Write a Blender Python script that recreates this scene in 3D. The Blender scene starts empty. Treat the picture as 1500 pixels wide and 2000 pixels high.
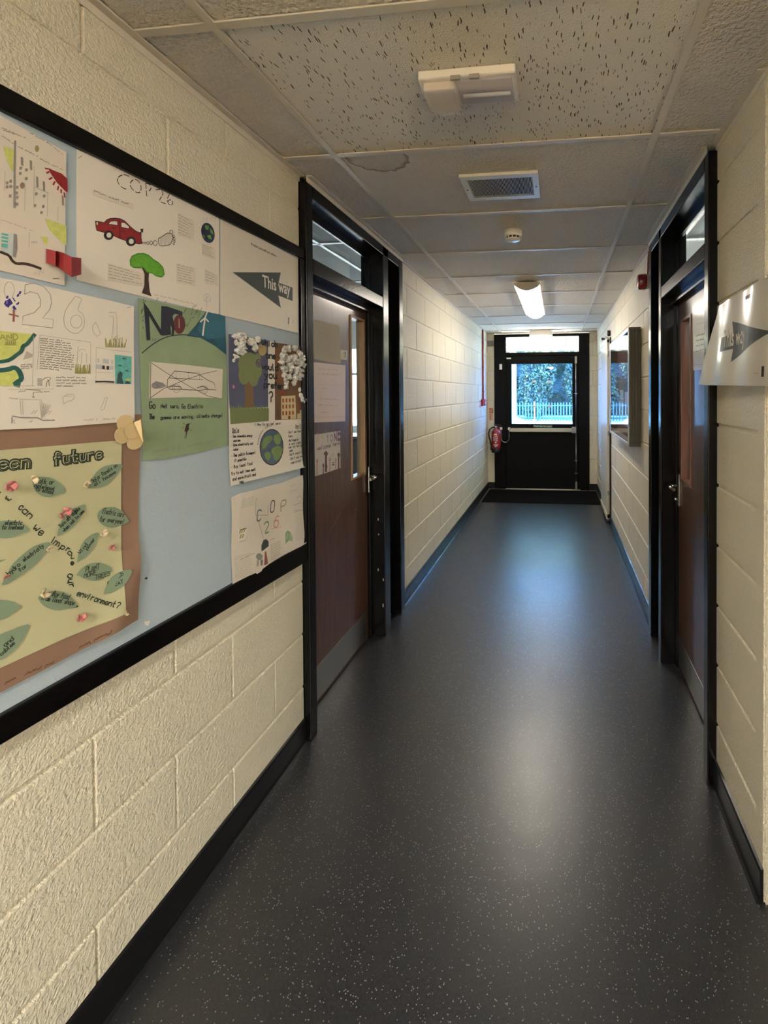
import bpy, bmesh, math, random
from mathutils import Vector, Matrix, noise
from mathutils.geometry import tessellate_polygon
random.seed(7)
S = bpy.context.scene
COL = S.collection

# ------------------------------------------------------------------ camera
F, PX, PY, CH = 881.906, 992.673, 778.994, 1.48656
RR = ((0.99400956, -0.00410962, 0.10921583), (0.00262448, 0.99990218, 0.01373854), (-0.1092616, -0.0133696, 0.99392311))  # rows right/up/forward over (x, z, y)
right, up, fwd = [Vector((r[0], r[2], r[1])) for r in RR]
cam = bpy.data.objects.new('camera', bpy.data.cameras.new('camera'))
COL.objects.link(cam)
cam.matrix_world = Matrix(((right.x, up.x, -fwd.x, 0), (right.y, up.y, -fwd.y, 0), (right.z, up.z, -fwd.z, CH), (0, 0, 0, 1)))
cam.data.sensor_fit = 'AUTO'; cam.data.sensor_width = 36
cam.data.lens = F * 36 / 2000
cam.data.shift_x = (750 - PX) / 2000; cam.data.shift_y = (PY - 1000) / 2000
cam.data.clip_start = 0.05; cam.data.clip_end = 200
S.camera = cam

# ------------------------------------------------------------------ light and exposure
S.view_settings.view_transform = 'Standard'; S.view_settings.look = 'None'
S.view_settings.gamma = 1; S.view_settings.use_curve_mapping = False
S.view_settings.exposure = 3.5
S.cycles.max_bounces = 10; S.cycles.diffuse_bounces = 5; S.cycles.glossy_bounces = 5; S.cycles.transparent_max_bounces = 12
S.cycles.sample_clamp_indirect = 6; S.cycles.caustics_reflective = False; S.cycles.caustics_refractive = False
SKY, SUN, TUBE, TUBE_BACK = 3.4, 13.0, 3.5, 14.2
w = bpy.data.worlds.new('sky'); S.world = w; w.use_nodes = True
nt = w.node_tree; nt.nodes.clear()
wo = nt.nodes.new('ShaderNodeOutputWorld'); bg = nt.nodes.new('ShaderNodeBackground')
bg.inputs[0].default_value = (0.42, 0.64, 1.0, 1); bg.inputs[1].default_value = SKY
nt.links.new(bg.outputs[0], wo.inputs[0])
sun = bpy.data.objects.new('sun', bpy.data.lights.new('sun', 'SUN')); COL.objects.link(sun)
sun.data.energy = SUN; sun.data.angle = 0.02; sun.data.color = (1, .96, .88)
sun.rotation_euler = Vector((-0.70, -0.10, -0.70)).to_track_quat('-Z', 'Y').to_euler()
pt = bpy.data.objects.new('sky_portal', bpy.data.lights.new('sky_portal', 'AREA')); COL.objects.link(pt)
pt.data.shape = 'RECTANGLE'; pt.data.size = 1.2; pt.data.size_y = 1.4; pt.location = (-.24, 7.12, 1.65)
pt.rotation_euler = (math.radians(-90), 0, 0); pt.data.cycles.is_portal = True
pt2 = bpy.data.objects.new('rear_portal', bpy.data.lights.new('rear_portal', 'AREA')); COL.objects.link(pt2)
pt2.data.shape = 'RECTANGLE'; pt2.data.size = 1.5; pt2.data.size_y = 2.1; pt2.location = (2.0, -4.62, 1.13)
pt2.rotation_euler = (math.radians(90), 0, 0); pt2.data.cycles.is_portal = True

# ------------------------------------------------------------------ geometry of the view: pixel of the photo -> point on a real surface
def ray(u, v):
    a, b = (u - PX) / F, -(v - PY) / F
    return right * a + up * b + fwd
CAM = Vector((0, 0, CH))
def wx(u, v, x): d = ray(u, v); return CAM + d * (x / d.x)
def wy(u, v, y): d = ray(u, v); return CAM + d * (y / d.y)
def wz(u, v, z): d = ray(u, v); return CAM + d * ((z - CH) / d.z)

# ------------------------------------------------------------------ materials
def lin(c):
    return tuple((x / 255 / 12.92) if x / 255 <= .04045 else ((x / 255 + .055) / 1.055) ** 2.4 for x in c)
MC = {}
def mat(name, rgb, rough=.6, metal=0, spec=.5, bump=None, vary=None, emit=None, coat=0, aniso=None):
    """rgb 0-255; bump = (scale, distance[, detail]); vary = (scale, amount, stretch xyz)"""
    if name in MC: return MC[name]
    m = bpy.data.materials.new(name); m.use_nodes = True; MC[name] = m
    t = m.node_tree; p = t.nodes['Principled BSDF']; L = t.links
    c = (*lin(rgb), 1)
    p.inputs['Base Color'].default_value = c; p.inputs['Roughness'].default_value = rough
    p.inputs['Metallic'].default_value = metal; p.inputs['Specular IOR Level'].default_value = spec
    p.inputs['Coat Weight'].default_value = coat; p.inputs['Coat Roughness'].default_value = .12
    tc = t.nodes.new('ShaderNodeTexCoord')
    if emit:
        p.inputs['Emission Color'].default_value = (*emit[0], 1); p.inputs['Emission Strength'].default_value = emit[1]
    if vary:
        mp = t.nodes.new('ShaderNodeMapping'); L.new(tc.outputs['Object'], mp.inputs[0])
        mp.inputs['Scale'].default_value = vary[2] if len(vary) > 2 else (1, 1, 1)
        n = t.nodes.new('ShaderNodeTexNoise'); n.inputs['Scale'].default_value = vary[0]; n.inputs['Detail'].default_value = 5
        L.new(mp.outputs[0], n.inputs['Vector'])
        mx = t.nodes.new('ShaderNodeMix'); mx.data_type = 'RGBA'
        a = vary[1]
        mx.inputs[6].default_value = tuple([min(1, x * (1 - a)) for x in c[:3]] + [1]); mx.inputs[7].default_value = tuple([min(1, x * (1 + a)) for x in c[:3]] + [1])
        rmp = t.nodes.new('ShaderNodeMapRange'); rmp.inputs[1].default_value = .3; rmp.inputs[2].default_value = .7
        L.new(n.outputs[0], rmp.inputs[0]); L.new(rmp.outputs[0], mx.inputs[0]); L.new(mx.outputs[2], p.inputs['Base Color'])
    if bump:
        n = t.nodes.new('ShaderNodeTexNoise'); n.inputs['Scale'].default_value = bump[0]; n.inputs['Detail'].default_value = bump[2] if len(bump) > 2 else 3
        L.new(tc.outputs['Object'], n.inputs['Vector'])
        b = t.nodes.new('ShaderNodeBump'); b.inputs['Distance'].default_value = bump[1]; b.inputs['Strength'].default_value = 1
        L.new(n.outputs[0], b.inputs['Height']); L.new(b.outputs[0], p.inputs['Normal'])
    return m

def glass(name, tint=(.92, .97, .97), extra=0.0, milk=0.0):
    m = bpy.data.materials.new(name); m.use_nodes = True; t = m.node_tree; t.nodes.clear()
    o = t.nodes.new('ShaderNodeOutputMaterial'); mx = t.nodes.new('ShaderNodeMixShader')
    tr = t.nodes.new('ShaderNodeBsdfTransparent'); gl = t.nodes.new('ShaderNodeBsdfGlossy'); fr = t.nodes.new('ShaderNodeFresnel')
    tr.inputs[0].default_value = (*tint, 1); gl.inputs['Roughness'].default_value = .01; fr.inputs[0].default_value = 1.5 + extra
    ge = t.nodes.new('ShaderNodeNewGeometry'); iv = t.nodes.new('ShaderNodeMath'); iv.operation = 'SUBTRACT'; iv.inputs[0].default_value = 1; mu = t.nodes.new('ShaderNodeMath'); mu.operation = 'MULTIPLY'
    t.links.new(ge.outputs['Backfacing'], iv.inputs[1]); t.links.new(iv.outputs[0], mu.inputs[0]); t.links.new(fr.outputs[0], mu.inputs[1])
    t.links.new(mu.outputs[0], mx.inputs[0]); t.links.new(tr.outputs[0], mx.inputs[1]); t.links.new(gl.outputs[0], mx.inputs[2])
    if milk:
        d = t.nodes.new('ShaderNodeBsdfDiffuse'); d.inputs[0].default_value = (.8, .77, .74, 1); tl = t.nodes.new('ShaderNodeBsdfTranslucent'); tl.inputs[0].default_value = (.8, .78, .78, 1)
        m1 = t.nodes.new('ShaderNodeMixShader'); m1.inputs[0].default_value = .4; m2 = t.nodes.new('ShaderNodeMixShader'); m2.inputs[0].default_value = milk
        t.links.new(d.outputs[0], m1.inputs[1]); t.links.new(tl.outputs[0], m1.inputs[2]); t.links.new(mx.outputs[0], m2.inputs[1]); t.links.new(m1.outputs[0], m2.inputs[2]); t.links.new(m2.outputs[0], o.inputs[0]); return m
    t.links.new(mx.outputs[0], o.inputs[0]); return m

def m_floor():
    m = mat('floor_vinyl', (58, 56, 58), .36, bump=(9, .0012, 6)); t = m.node_tree; L = t.links; p = t.nodes['Principled BSDF']
    tc = t.nodes['Texture Coordinate']
    v = t.nodes.new('ShaderNodeTexVoronoi'); v.inputs['Scale'].default_value = 300
    n = t.nodes.new('ShaderNodeTexNoise'); n.inputs['Scale'].default_value = 90
    ad = t.nodes.new('ShaderNodeMixRGB') if False else t.nodes.new('ShaderNodeVectorMath'); ad.operation = 'MULTIPLY_ADD'
    L.new(n.outputs[1], ad.inputs[0]); ad.inputs[1].default_value = (.006, .006, .006); L.new(tc.outputs['Object'], ad.inputs[2])
    L.new(ad.outputs[0], v.inputs['Vector'])
    sp = t.nodes.new('ShaderNodeSeparateColor'); L.new(v.outputs['Color'], sp.inputs[0])
    g = t.nodes.new('ShaderNodeMath'); g.operation = 'GREATER_THAN'; g.inputs[1].default_value = .955; L.new(sp.outputs[0], g.inputs[0])
    l2 = t.nodes.new('ShaderNodeMath'); l2.operation = 'LESS_THAN'; l2.inputs[1].default_value = .46; L.new(v.outputs['Distance'], l2.inputs[0])
    mu = t.nodes.new('ShaderNodeMath'); mu.operation = 'MULTIPLY'; L.new(g.outputs[0], mu.inputs[0]); L.new(l2.outputs[0], mu.inputs[1])
    n2 = t.nodes.new('ShaderNodeTexNoise'); n2.inputs['Scale'].default_value = 170; n2.inputs['Detail'].default_value = 2; L.new(tc.outputs['Object'], n2.inputs['Vector'])
    r = t.nodes.new('ShaderNodeMapRange'); r.inputs[1].default_value = .35; r.inputs[2].default_value = .65; L.new(n2.outputs[0], r.inputs[0])
    m1 = t.nodes.new('ShaderNodeMix'); m1.data_type = 'RGBA'; m1.inputs[6].default_value = (*lin((30, 30, 33)), 1); m1.inputs[7].default_value = (*lin((43, 43, 46)), 1)
    L.new(r.outputs[0], m1.inputs[0])
    m2 = t.nodes.new('ShaderNodeMix'); m2.data_type = 'RGBA'; L.new(mu.outputs[0], m2.inputs[0]); L.new(m1.outputs[2], m2.inputs[6])
    m2.inputs[7].default_value = (*lin((146, 143, 140)), 1); L.new(m2.outputs[2], p.inputs['Base Color'])
    n3 = t.nodes.new('ShaderNodeTexNoise'); n3.inputs['Scale'].default_value = 1.7; n3.inputs['Detail'].default_value = 6; L.new(tc.outputs['Object'], n3.inputs['Vector'])
    r3 = t.nodes.new('ShaderNodeMapRange'); r3.inputs[3].default_value = .30; r3.inputs[4].default_value = .40; L.new(n3.outputs[0], r3.inputs[0]); L.new(r3.outputs[0], p.inputs['Roughness'])
    return m

def m_wall():
    """cream gloss-painted concrete block; the block shapes are real geometry, this adds the rough face"""
    m = mat('cream_block_paint', (196, 180, 146), .36, spec=.18); t = m.node_tree; L = t.links; p = t.nodes['Principled BSDF']; tc = t.nodes['Texture Coordinate']
    n = t.nodes.new('ShaderNodeTexNoise'); n.inputs['Scale'].default_value = 180; n.inputs['Detail'].default_value = 4; n.inputs['Roughness'].default_value = .55
    v = t.nodes.new('ShaderNodeTexNoise'); v.inputs['Scale'].default_value = 105; v.inputs['Detail'].default_value = 2
    L.new(tc.outputs['Object'], n.inputs['Vector']); L.new(tc.outputs['Object'], v.inputs['Vector'])
    a = t.nodes.new('ShaderNodeMath'); a.operation = 'ADD'; L.new(n.outputs[0], a.inputs[0]); L.new(v.outputs[0], a.inputs[1])
    k = t.nodes.new('ShaderNodeTexNoise'); k.inputs['Scale'].default_value = 2.2; L.new(tc.outputs['Object'], k.inputs['Vector'])
    r = t.nodes.new('ShaderNodeMapRange'); r.inputs[1].default_value = .35; r.inputs[2].default_value = .65; r.inputs[3].default_value = .75; r.inputs[4].default_value = 1; L.new(k.outputs[0], r.inputs[0])
    b = t.nodes.new('ShaderNodeBump'); b.inputs['Distance'].default_value = .0056; L.new(r.outputs[0], b.inputs['Strength']); L.new(a.outputs[0], b.inputs['Height']); L.new(b.outputs[0], p.inputs['Normal'])
    mx = t.nodes.new('ShaderNodeMix'); mx.data_type = 'RGBA'; mx.inputs[6].default_value = (*lin((214, 205, 182)), 1); mx.inputs[7].default_value = (*lin((226, 217, 194)), 1)
    L.new(k.outputs[0], mx.inputs[0]); L.new(mx.outputs[2], p.inputs['Base Color'])
    return m

def m_tile(name, fissure):
    m = mat(name, (206, 201, 188), .9, spec=.2); t = m.node_tree; L = t.links; p = t.nodes['Principled BSDF']; tc = t.nodes['Texture Coordinate']
    n = t.nodes.new('ShaderNodeTexNoise'); n.inputs['Scale'].default_value = 95 if not fissure else 240; n.inputs['Detail'].default_value = 4
    L.new(tc.outputs['Object'], n.inputs['Vector'])
    b = t.nodes.new('ShaderNodeBump'); b.inputs['Distance'].default_value = .013 if not fissure else .004; L.new(n.outputs[0], b.inputs['Height']); L.new(b.outputs[0], p.inputs['Normal'])
    base = t.nodes.new('ShaderNodeMix'); base.data_type = 'RGBA'
    if fissure:
        # short dark fissures: cells stretched along the corridor, thin worm around each cell centre
        ds = t.nodes.new('ShaderNodeTexNoise'); ds.inputs['Scale'].default_value = 38; L.new(tc.outputs['Object'], ds.inputs['Vector'])
        ma = t.nodes.new('ShaderNodeVectorMath'); ma.operation = 'MULTIPLY_ADD'; L.new(ds.outputs[1], ma.inputs[0]); ma.inputs[1].default_value = (.013, .013, 0); L.new(tc.outputs['Object'], ma.inputs[2])
        mp = t.nodes.new('ShaderNodeMapping'); mp.inputs['Scale'].default_value = (1.7, .30, .02); L.new(ma.outputs[0], mp.inputs[0])
        v = t.nodes.new('ShaderNodeTexVoronoi'); v.inputs['Scale'].default_value = 92; L.new(mp.outputs[0], v.inputs['Vector'])
        sp = t.nodes.new('ShaderNodeSeparateColor'); L.new(v.outputs['Color'], sp.inputs[0])
        th = t.nodes.new('ShaderNodeMapRange'); th.inputs[1].default_value = 0; th.inputs[2].default_value = 1; th.inputs[3].default_value = .04; th.inputs[4].default_value = .31; L.new(sp.outputs[0], th.inputs[0])
        lt = t.nodes.new('ShaderNodeMath'); lt.operation = 'LESS_THAN'; L.new(v.outputs['Distance'], lt.inputs[0]); L.new(th.outputs[0], lt.inputs[1])
        L.new(lt.outputs[0], base.inputs[0]); base.inputs[6].default_value = (*lin((228, 221, 208)), 1); base.inputs[7].default_value = (*lin((92, 82, 70)), 1)
    else:
        # brown water ring left of the grille
        sb = t.nodes.new('ShaderNodeVectorMath'); sb.operation = 'SUBTRACT'; sb.inputs[1].default_value = (-.70, 1.705, 2.4); L.new(tc.outputs['Object'], sb.inputs[0])
        mp = t.nodes.new('ShaderNodeMapping'); mp.inputs['Scale'].default_value = (1 / .125, 1 / .115, 0); L.new(sb.outputs[0], mp.inputs[0])
        ns = t.nodes.new('ShaderNodeTexNoise'); ns.inputs['Scale'].default_value = 3; L.new(mp.outputs[0], ns.inputs['Vector'])
        ln = t.nodes.new('ShaderNodeVectorMath'); ln.operation = 'LENGTH'; L.new(mp.outputs[0], ln.inputs[0])
        ad = t.nodes.new('ShaderNodeMath'); ad.operation = 'MULTIPLY_ADD'; L.new(ns.outputs[0], ad.inputs[0]); ad.inputs[1].default_value = .35; L.new(ln.outputs['Value'], ad.inputs[2])
        cr = t.nodes.new('ShaderNodeValToRGB'); e = cr.color_ramp.elements
        e[0].position = .0; e[0].color = (.12, .12, .12, 1); e[1].position = 1; e[1].color = (0, 0, 0, 1)
        for q, c in ((.86, .18), (.96, .62), (.99, .8)): x = e.new(q); x.color = (c, c, c, 1)
        dv = t.nodes.new('ShaderNodeMath'); dv.operation = 'DIVIDE'; dv.inputs[1].default_value = 1.17; L.new(ad.outputs[0], dv.inputs[0])
        L.new(dv.outputs[0], cr.inputs[0]); L.new(cr.outputs[0], base.inputs[0])
        base.inputs[6].default_value = (*lin((220, 213, 201)), 1); base.inputs[7].default_value = (*lin((118, 92, 58)), 1)
    L.new(base.outputs[2], p.inputs['Base Color'])
    return m

M_FLOOR, M_WALL = m_floor(), m_wall()
M_TILE, M_TILEF = m_tile('ceiling_tile_textured', False), m_tile('ceiling_tile_fissured', True)
M_TBAR = mat('ceiling_grid_paint', (208, 200, 184), .5)
M_BLACK = mat('black_gloss_paint', (12, 10, 10), .24, spec=.26, bump=(60, .0006))
M_EXIT = mat('black_satin_paint', (8, 7, 6), .6, spec=.15)
M_SKIRT = mat('black_skirting', (20, 20, 22), .3, bump=(20, .0005))
M_WOOD = mat('brown_veneer', (86, 54, 40), .34, vary=(42, .42, (1, 3, .10)), coat=.5)
M_BEAD = mat('light_wood_bead', (150, 118, 84), .4, vary=(40, .2, (1, 1, .2)))
M_STEEL = mat('brushed_steel', (176, 174, 170), .32, 1, bump=(200, .0002))
M_ALU = mat('satin_aluminium', (172, 168, 156), .38, .85)
M_WHITE = mat('white_plastic', (226, 222, 212), .35)
M_GREYP = mat('grey_plastic', (150, 146, 138), .45)
M_RED = mat('red_plastic', (150, 22, 26), .3)
M_RUB = mat('black_rubber', (18, 18, 18), .45)
M_CHROME = mat('chrome', (205, 203, 200), .12, 1)
M_GLASS = glass('clear_glass')

# ------------------------------------------------------------------ mesh helpers
def box(bm, x0, x1, y0, y1, z0, z1, mi=0):
    if x0 > x1: x0, x1 = x1, x0
    if y0 > y1: y0, y1 = y1, y0
    if z0 > z1: z0, z1 = z1, z0
    v = [bm.verts.new(p) for p in ((x0, y0, z0), (x1, y0, z0), (x1, y1, z0), (x0, y1, z0), (x0, y0, z1), (x1, y0, z1), (x1, y1, z1), (x0, y1, z1))]
    for f in ((3, 2, 1, 0), (4, 5, 6, 7), (0, 1, 5, 4), (1, 2, 6, 5), (2, 3, 7, 6), (3, 0, 4, 7)):
        g = bm.faces.new([v[i] for i in f]); g.material_index = mi
def frame_of(d):
    d = d.normalized(); a = Vector((0, 0, 1)) if abs(d.z) < .9 else Vector((1, 0, 0))
    s = d.cross(a).normalized(); return s, s.cross(d)
def tube(bm, pts, r, n=10, caps=True, mi=0):
    pts = [Vector(p) for p in pts]; rs = r if isinstance(r, (list, tuple)) else [r] * len(pts)
    rings = []; s = None
    for i, p in enumerate(pts):
        d = (pts[min(i + 1, len(pts) - 1)] - pts[max(i - 1, 0)])
        if s is None: s, t = frame_of(d)
        else:
            dn = d.normalized(); s = (s - dn * s.dot(dn)).normalized(); t = s.cross(dn)
        rings.append([bm.verts.new(p + (s * math.cos(2 * math.pi * k / n) + t * math.sin(2 * math.pi * k / n)) * rs[i]) for k in range(n)])
    for a, b in zip(rings, rings[1:]):
        for k in range(n):
            f = bm.faces.new((a[k], a[(k + 1) % n], b[(k + 1) % n], b[k])); f.smooth = True; f.material_index = mi
    if caps:
        for q in (rings[0][::-1], rings[-1]):
            f = bm.faces.new(q); f.material_index = mi
def lathe(bm, prof, base, axis='z', n=32, mi=0):
    base = Vector(base); rings = []
    for r, h in prof:
        ring = []
        for k in range(n):
            a = 2 * math.pi * k / n; c, s = r * math.cos(a), r * math.sin(a)
            ring.append(bm.verts.new(base + Vector({'z': (c, s, h), 'x': (h, c, s), 'y': (s, h, c)}[axis])))
        rings.append(ring)
    for a, b in zip(rings, rings[1:]):
        for k in range(n):
            f = bm.faces.new((a[k], a[(k + 1) % n], b[(k + 1) % n], b[k])); f.smooth = True; f.material_index = mi
    for q in (rings[0][::-1], rings[-1]):
        f = bm.faces.new(q); f.material_index = mi
def extrude_poly(bm, pts, off, mi=0):
    a = [bm.verts.new(p) for p in pts]; b = [bm.verts.new(Vector(p) + off) for p in pts]
    f = bm.faces.new(a); f.material_index = mi; f = bm.faces.new(b[::-1]); f.material_index = mi
    for i in range(len(a)):
        f = bm.faces.new((a[i], b[i], b[(i + 1) % len(a)], a[(i + 1) % len(a)])); f.material_index = mi
def obj(name, bm, mats, parent=None, bevel=0, label=None):
    me = bpy.data.meshes.new(name)
    if not isinstance(mats, (list, tuple)): mats = [mats]
    bmesh.ops.recalc_face_normals(bm, faces=bm.faces[:])
    bm.to_mesh(me); bm.free()
    for m in mats: me.materials.append(m)
    o = bpy.data.objects.new(name, me); COL.objects.link(o)
    if parent is not None:
        q = parent; off = Vector((0, 0, 0))
        while q is not None: off += q.location; q = q.parent
        me.transform(Matrix.Translation(-off)); o.parent = parent
    if bevel:
        b = o.modifiers.new('edge', 'BEVEL'); b.width = bevel; b.segments = 2; b.limit_method = 'ANGLE'; b.harden_normals = False
    if label: o['label'] = label
    return o
def B(name, mats, parent, *boxes, bevel=.0015, label=None):
    bm = bmesh.new()
    for b in boxes: box(bm, *b)
    return obj(name, bm, mats, parent, bevel, label)
def thing(name, loc, label, cat, group=None):
    o = bpy.data.objects.new(name, None); COL.objects.link(o); o.location = loc; o.empty_display_size = .05
    o['label'] = label; o['category'] = cat
    if group: o['group'] = group
    return o
def tag(o, label, cat, group=None, kind=None):
    o['label'] = label; o['category'] = cat
    if group: o['group'] = group
    if kind: o['kind'] = kind
    return o
def struct(o, label=None):
    o['kind'] = 'structure'
    if label: o['label'] = label
    return o
def sthing(name, loc, label=None):
    o = bpy.data.objects.new(name, None); COL.objects.link(o); o.location = loc; o.empty_display_size = .05
    return struct(o, label)

# ------------------------------------------------------------------ room shell
XL, XR, YE, ZC = -1.081, .589, 6.93, 2.40
Z0 = .0133
def block_wall(name, plane, sgn, y0, y1, z0, z1, start, axis='x', thick=.09, parity=0, stag=.225):
    """Painted block wall: a slab plus every block face standing 3 mm proud of the joints."""
    bm = bmesh.new(); rec, jw, bev = .0065, .0050, .0045
    def P(a, z, o):
        return (plane + sgn * o, a, z) if axis == 'x' else (a, plane + sgn * o, z)
    def bx(a0, a1, zz0, zz1, o0, o1):
        p, q = P(a0, zz0, o0), P(a1, zz1, o1)
        box(bm, p[0], q[0], p[1], q[1], zz0, zz1)
    bx(y0, y1, z0, z1, -thick, -rec)
    nmin, nmax = int((z0 - Z0) / .225) - 1, int((z1 - Z0) / .225) + 1
    for n in range(nmin, nmax + 1):
        za, zb = Z0 + n * .225, Z0 + (n + 1) * .225
        za, zb = max(za, z0), min(zb, z1)
        if zb - za < .01: continue
        k = -int((start - y0) / .45) - 2
        s0 = start + (0 if (n + parity) % 2 == 0 else stag)
        while s0 + k * .45 < y1:
            a, b = max(s0 + k * .45, y0), min(s0 + (k + 1) * .45, y1); k += 1
            if b - a < .012: continue
            ga = jw * .55
            o = [(a + ga, za + jw), (b - ga, za + jw), (b - ga, zb - jw), (a + ga, zb - jw)]
            jit = random.uniform(-.0007, .0007)
            outer = [bm.verts.new(P(q[0], q[1], -rec)) for q in o]
            bb = bev
            inn = [(a + ga + bb * .6, za + jw + bb), (b - ga - bb * .6, za + jw + bb), (b - ga - bb * .6, zb - jw - bb), (a + ga + bb * .6, zb - jw - bb)]
            mid = [bm.verts.new(P((p[0] * .45 + q[0] * .55), (p[1] * .45 + q[1] * .55), jit - .0009)) for p, q in zip(o, inn)]
            inner = [bm.verts.new(P(q[0], q[1], jit)) for q in inn]
            for r1, r2 in ((outer, mid), (mid, inner)):
                for i in range(4): bm.faces.new((r1[i], r1[(i + 1) % 4], r2[(i + 1) % 4], r2[i]))
            bm.faces.new(inner)
    return bm
bmw = block_wall('w', XL, 1, -4.5, 1.806, 0, 2.42, .933); struct(obj('wall_left', bmw, M_WALL), 'cream painted block wall with the noticeboard')
bmw = block_wall('w', XL, 1, 3.0, YE, 0, 2.42, 3.163, parity=1); struct(obj('wall_left_far', bmw, M_WALL), 'cream painted block wall beyond the left door')
bmw = block_wall('w', XR, -1, 1.362, 1.775, 0, 2.42, 1.350, stag=0); struct(obj('wall_right', bmw, M_WALL), 'cream painted block wall pier beside the right door')
bmw = block_wall('w', XR, -1, 2.86, YE, 0, 2.42, 2.97, parity=1); struct(obj('wall_right_far', bmw, M_WALL), 'cream painted block wall with the glazed noticeboard case')
bmw = block_wall('w', YE, -1, XL - .1, -.975, 0, 2.42, -1.2, axis='y', thick=.2); struct(obj('wall_end_left', bmw, M_WALL))
bmw = block_wall('w', YE, -1, .473, XR + .1, 0, 2.42, .3, axis='y', thick=.2); struct(obj('wall_end_right', bmw, M_WALL))
# recess on the near right, and the corridor behind the viewer
bmw = block_wall('w', 1.362, -1, XR, .75, 0, 2.42, .58, axis='y', thick=.05); struct(obj('wall_right_return', bmw, M_WALL))
struct(B('wall_right_near', M_WALL, None, (.75, .85, .40, 1.45, 0, 2.42), (.85, 3.3, .40, .50, 0, 2.42), (3.2, 3.3, -4.5, .5, 0, 2.42), bevel=0), 'walls of the foyer opening off the corridor behind the viewer')
struct(B('wall_rear', M_WALL, None, (-1.2, 1.2, -4.6, -4.5, 0, 2.42), (2.8, 3.3, -4.6, -4.5, 0, 2.42), (1.2, 2.8, -4.6, -4.5, 2.2, 2.42), bevel=0))
struct(B('window_3', M_BLACK, None, (1.2, 1.25, -4.58, -4.52, 0, 2.2), (2.75, 2.8, -4.58, -4.52, 0, 2.2), (1.98, 2.03, -4.58, -4.52, 0, 2.2), (1.25, 2.75, -4.58, -4.52, 2.14, 2.2), (1.25, 2.75, -4.58, -4.52, 0, .12), bevel=.003), 'glazed entrance doors of the foyer behind the viewer')  # glazing added behind the viewer to bring daylight onto ceiling and walls
struct(B('ground_entrance', mat('sunlit_paving', (188, 172, 152), .9, bump=(8, .003)), None, (-14, 14, -24, -4.6, -.12, -.02), bevel=0))
struct(B('roof', mat('roof_felt', (90, 90, 90), .9), None, (-5.2, 5.2, -4.7, 7.13, 2.76, 2.9), bevel=0))
struct(B('trim_3', M_BLACK, None, (.70, .75, .4, 1.33, 2.18, 2.385), (.70, .75, 1.25, 1.33, 0, 2.18), bevel=.003), 'black door frame in the recess at the right edge')
M_FLOOR.node_tree.nodes['Principled BSDF'].inputs['Specular IOR Level'].default_value = .95
struct(B('floor', M_FLOOR, None, (-5, 5, -4.6, 7.04, -.1, 0), bevel=0))
B('window_3_glass', glass('bronze_glass', (.80, .68, .52)), bpy.data.objects['window_3'], (1.25, 2.75, -4.555, -4.55, .12, 2.14), bevel=0)  # tint added to warm the unseen daylight from behind
# skirting: flat board with rounded top
def skirt(name, x, sgn, y0, y1):
    bm = bmesh.new(); n = 7
    prof = [(0, 0), (.020, 0), (.0125, .006), (.010, .02), (.010, .092), (.007, .100), (0, .103)]
    v = []
    for yy in (y0, y1): v.append([bm.verts.new((x + sgn * a, yy, b)) for a, b in prof])
    for i in range(len(prof) - 1): bm.faces.new((v[0][i], v[0][i + 1], v[1][i + 1], v[1][i]))
    bm.faces.new(v[0]); bm.faces.new(v[1][::-1])
    struct(obj(name, bm, M_SKIRT))
skirt('baseboard_left', XL + .0003, 1, -4.5, 1.80); skirt('baseboard_left_far', XL + .0003, 1, 2.995, YE)
skirt('baseboard_right', XR - .0003, -1, 1.362, 1.77); skirt('baseboard_right_far', XR - .0003, -1, 2.87, YE)
struct(B('baseboard_end_left', M_SKIRT, None, (XL + .011, -.976, YE - .014, YE, 0, .103), bevel=.003))
struct(B('baseboard_end_right', M_SKIRT, None, (.474, XR - .011, YE - .014, YE, 0, .103), bevel=.003))
# ceiling: lay-in tiles (four corners per tile, edges dropped 6 mm behind the grid)
TX, TY, P62 = (-.850, .347), 1.049, .6197
bm = bmesh.new(); xs = [XL, TX[0], TX[1], .86]
rows = [TY + P62 * k for k in range(-9, 10)]
rows.append(YE + .1)
for j in range(len(rows) - 1):
    for i in range(3):
        xs[3] = .86 if rows[j] < 1.0 else XR + .08
        a, b = xs[i] + (.012 if i else 0), xs[i + 1] - (.012 if i < 2 else 0)
        dz = random.uniform(0, .0025)
        box(bm, a - .006, b + .006, rows[j] + .004, rows[j + 1] - .004, ZC + .005 + dz, ZC + .02 + dz, 1 if (j == 9 and i == 1) else 0)
box(bm, -1.25, XR + .09, -4.7, YE + .25, ZC + .025, ZC + .08); box(bm, XR + .09, .95, -4.7, 1.45, ZC + .025, ZC + .08); box(bm, .86, 3.3, -4.6, .5, ZC + .005, ZC + .08)
struct(obj('ceiling', bm, [M_TILE, M_TILEF]), 'suspended ceiling of grey textured tiles')
bm = bmesh.new()
for x in TX: box(bm, x - .012, x + .012, -4.5, YE, ZC - .001, ZC + .004)
for r in rows[:-1]: box(bm, XL, .75, r - .012, r + .012, ZC - .0004, ZC + .0044)
struct(obj('trim_1', bm, M_TBAR, None, .001), 'painted metal grid between the ceiling tiles')
bm = bmesh.new()
for a, s, y0, y1 in ((XL, 1, -4.5, 1.806), (XL, 1, 2.99, YE), (XR, -1, 1.362, 1.77), (XR, -1, 2.86, YE), (XL + .032, 1, 1.806, 2.99), (XR - .032, -1, 1.77, 2.86)):
    box(bm, a, a + s * .025, y0, y1, ZC - .002, ZC + .003); box(bm, a, a + s * .003, y0, y1, ZC - .022, ZC)
box(bm, XL, XR, YE - .02, YE, ZC - .002, ZC + .003)
struct(obj('trim_2', bm, M_TBAR, None, .0008), 'painted angle trim where ceiling meets wall')

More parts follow.
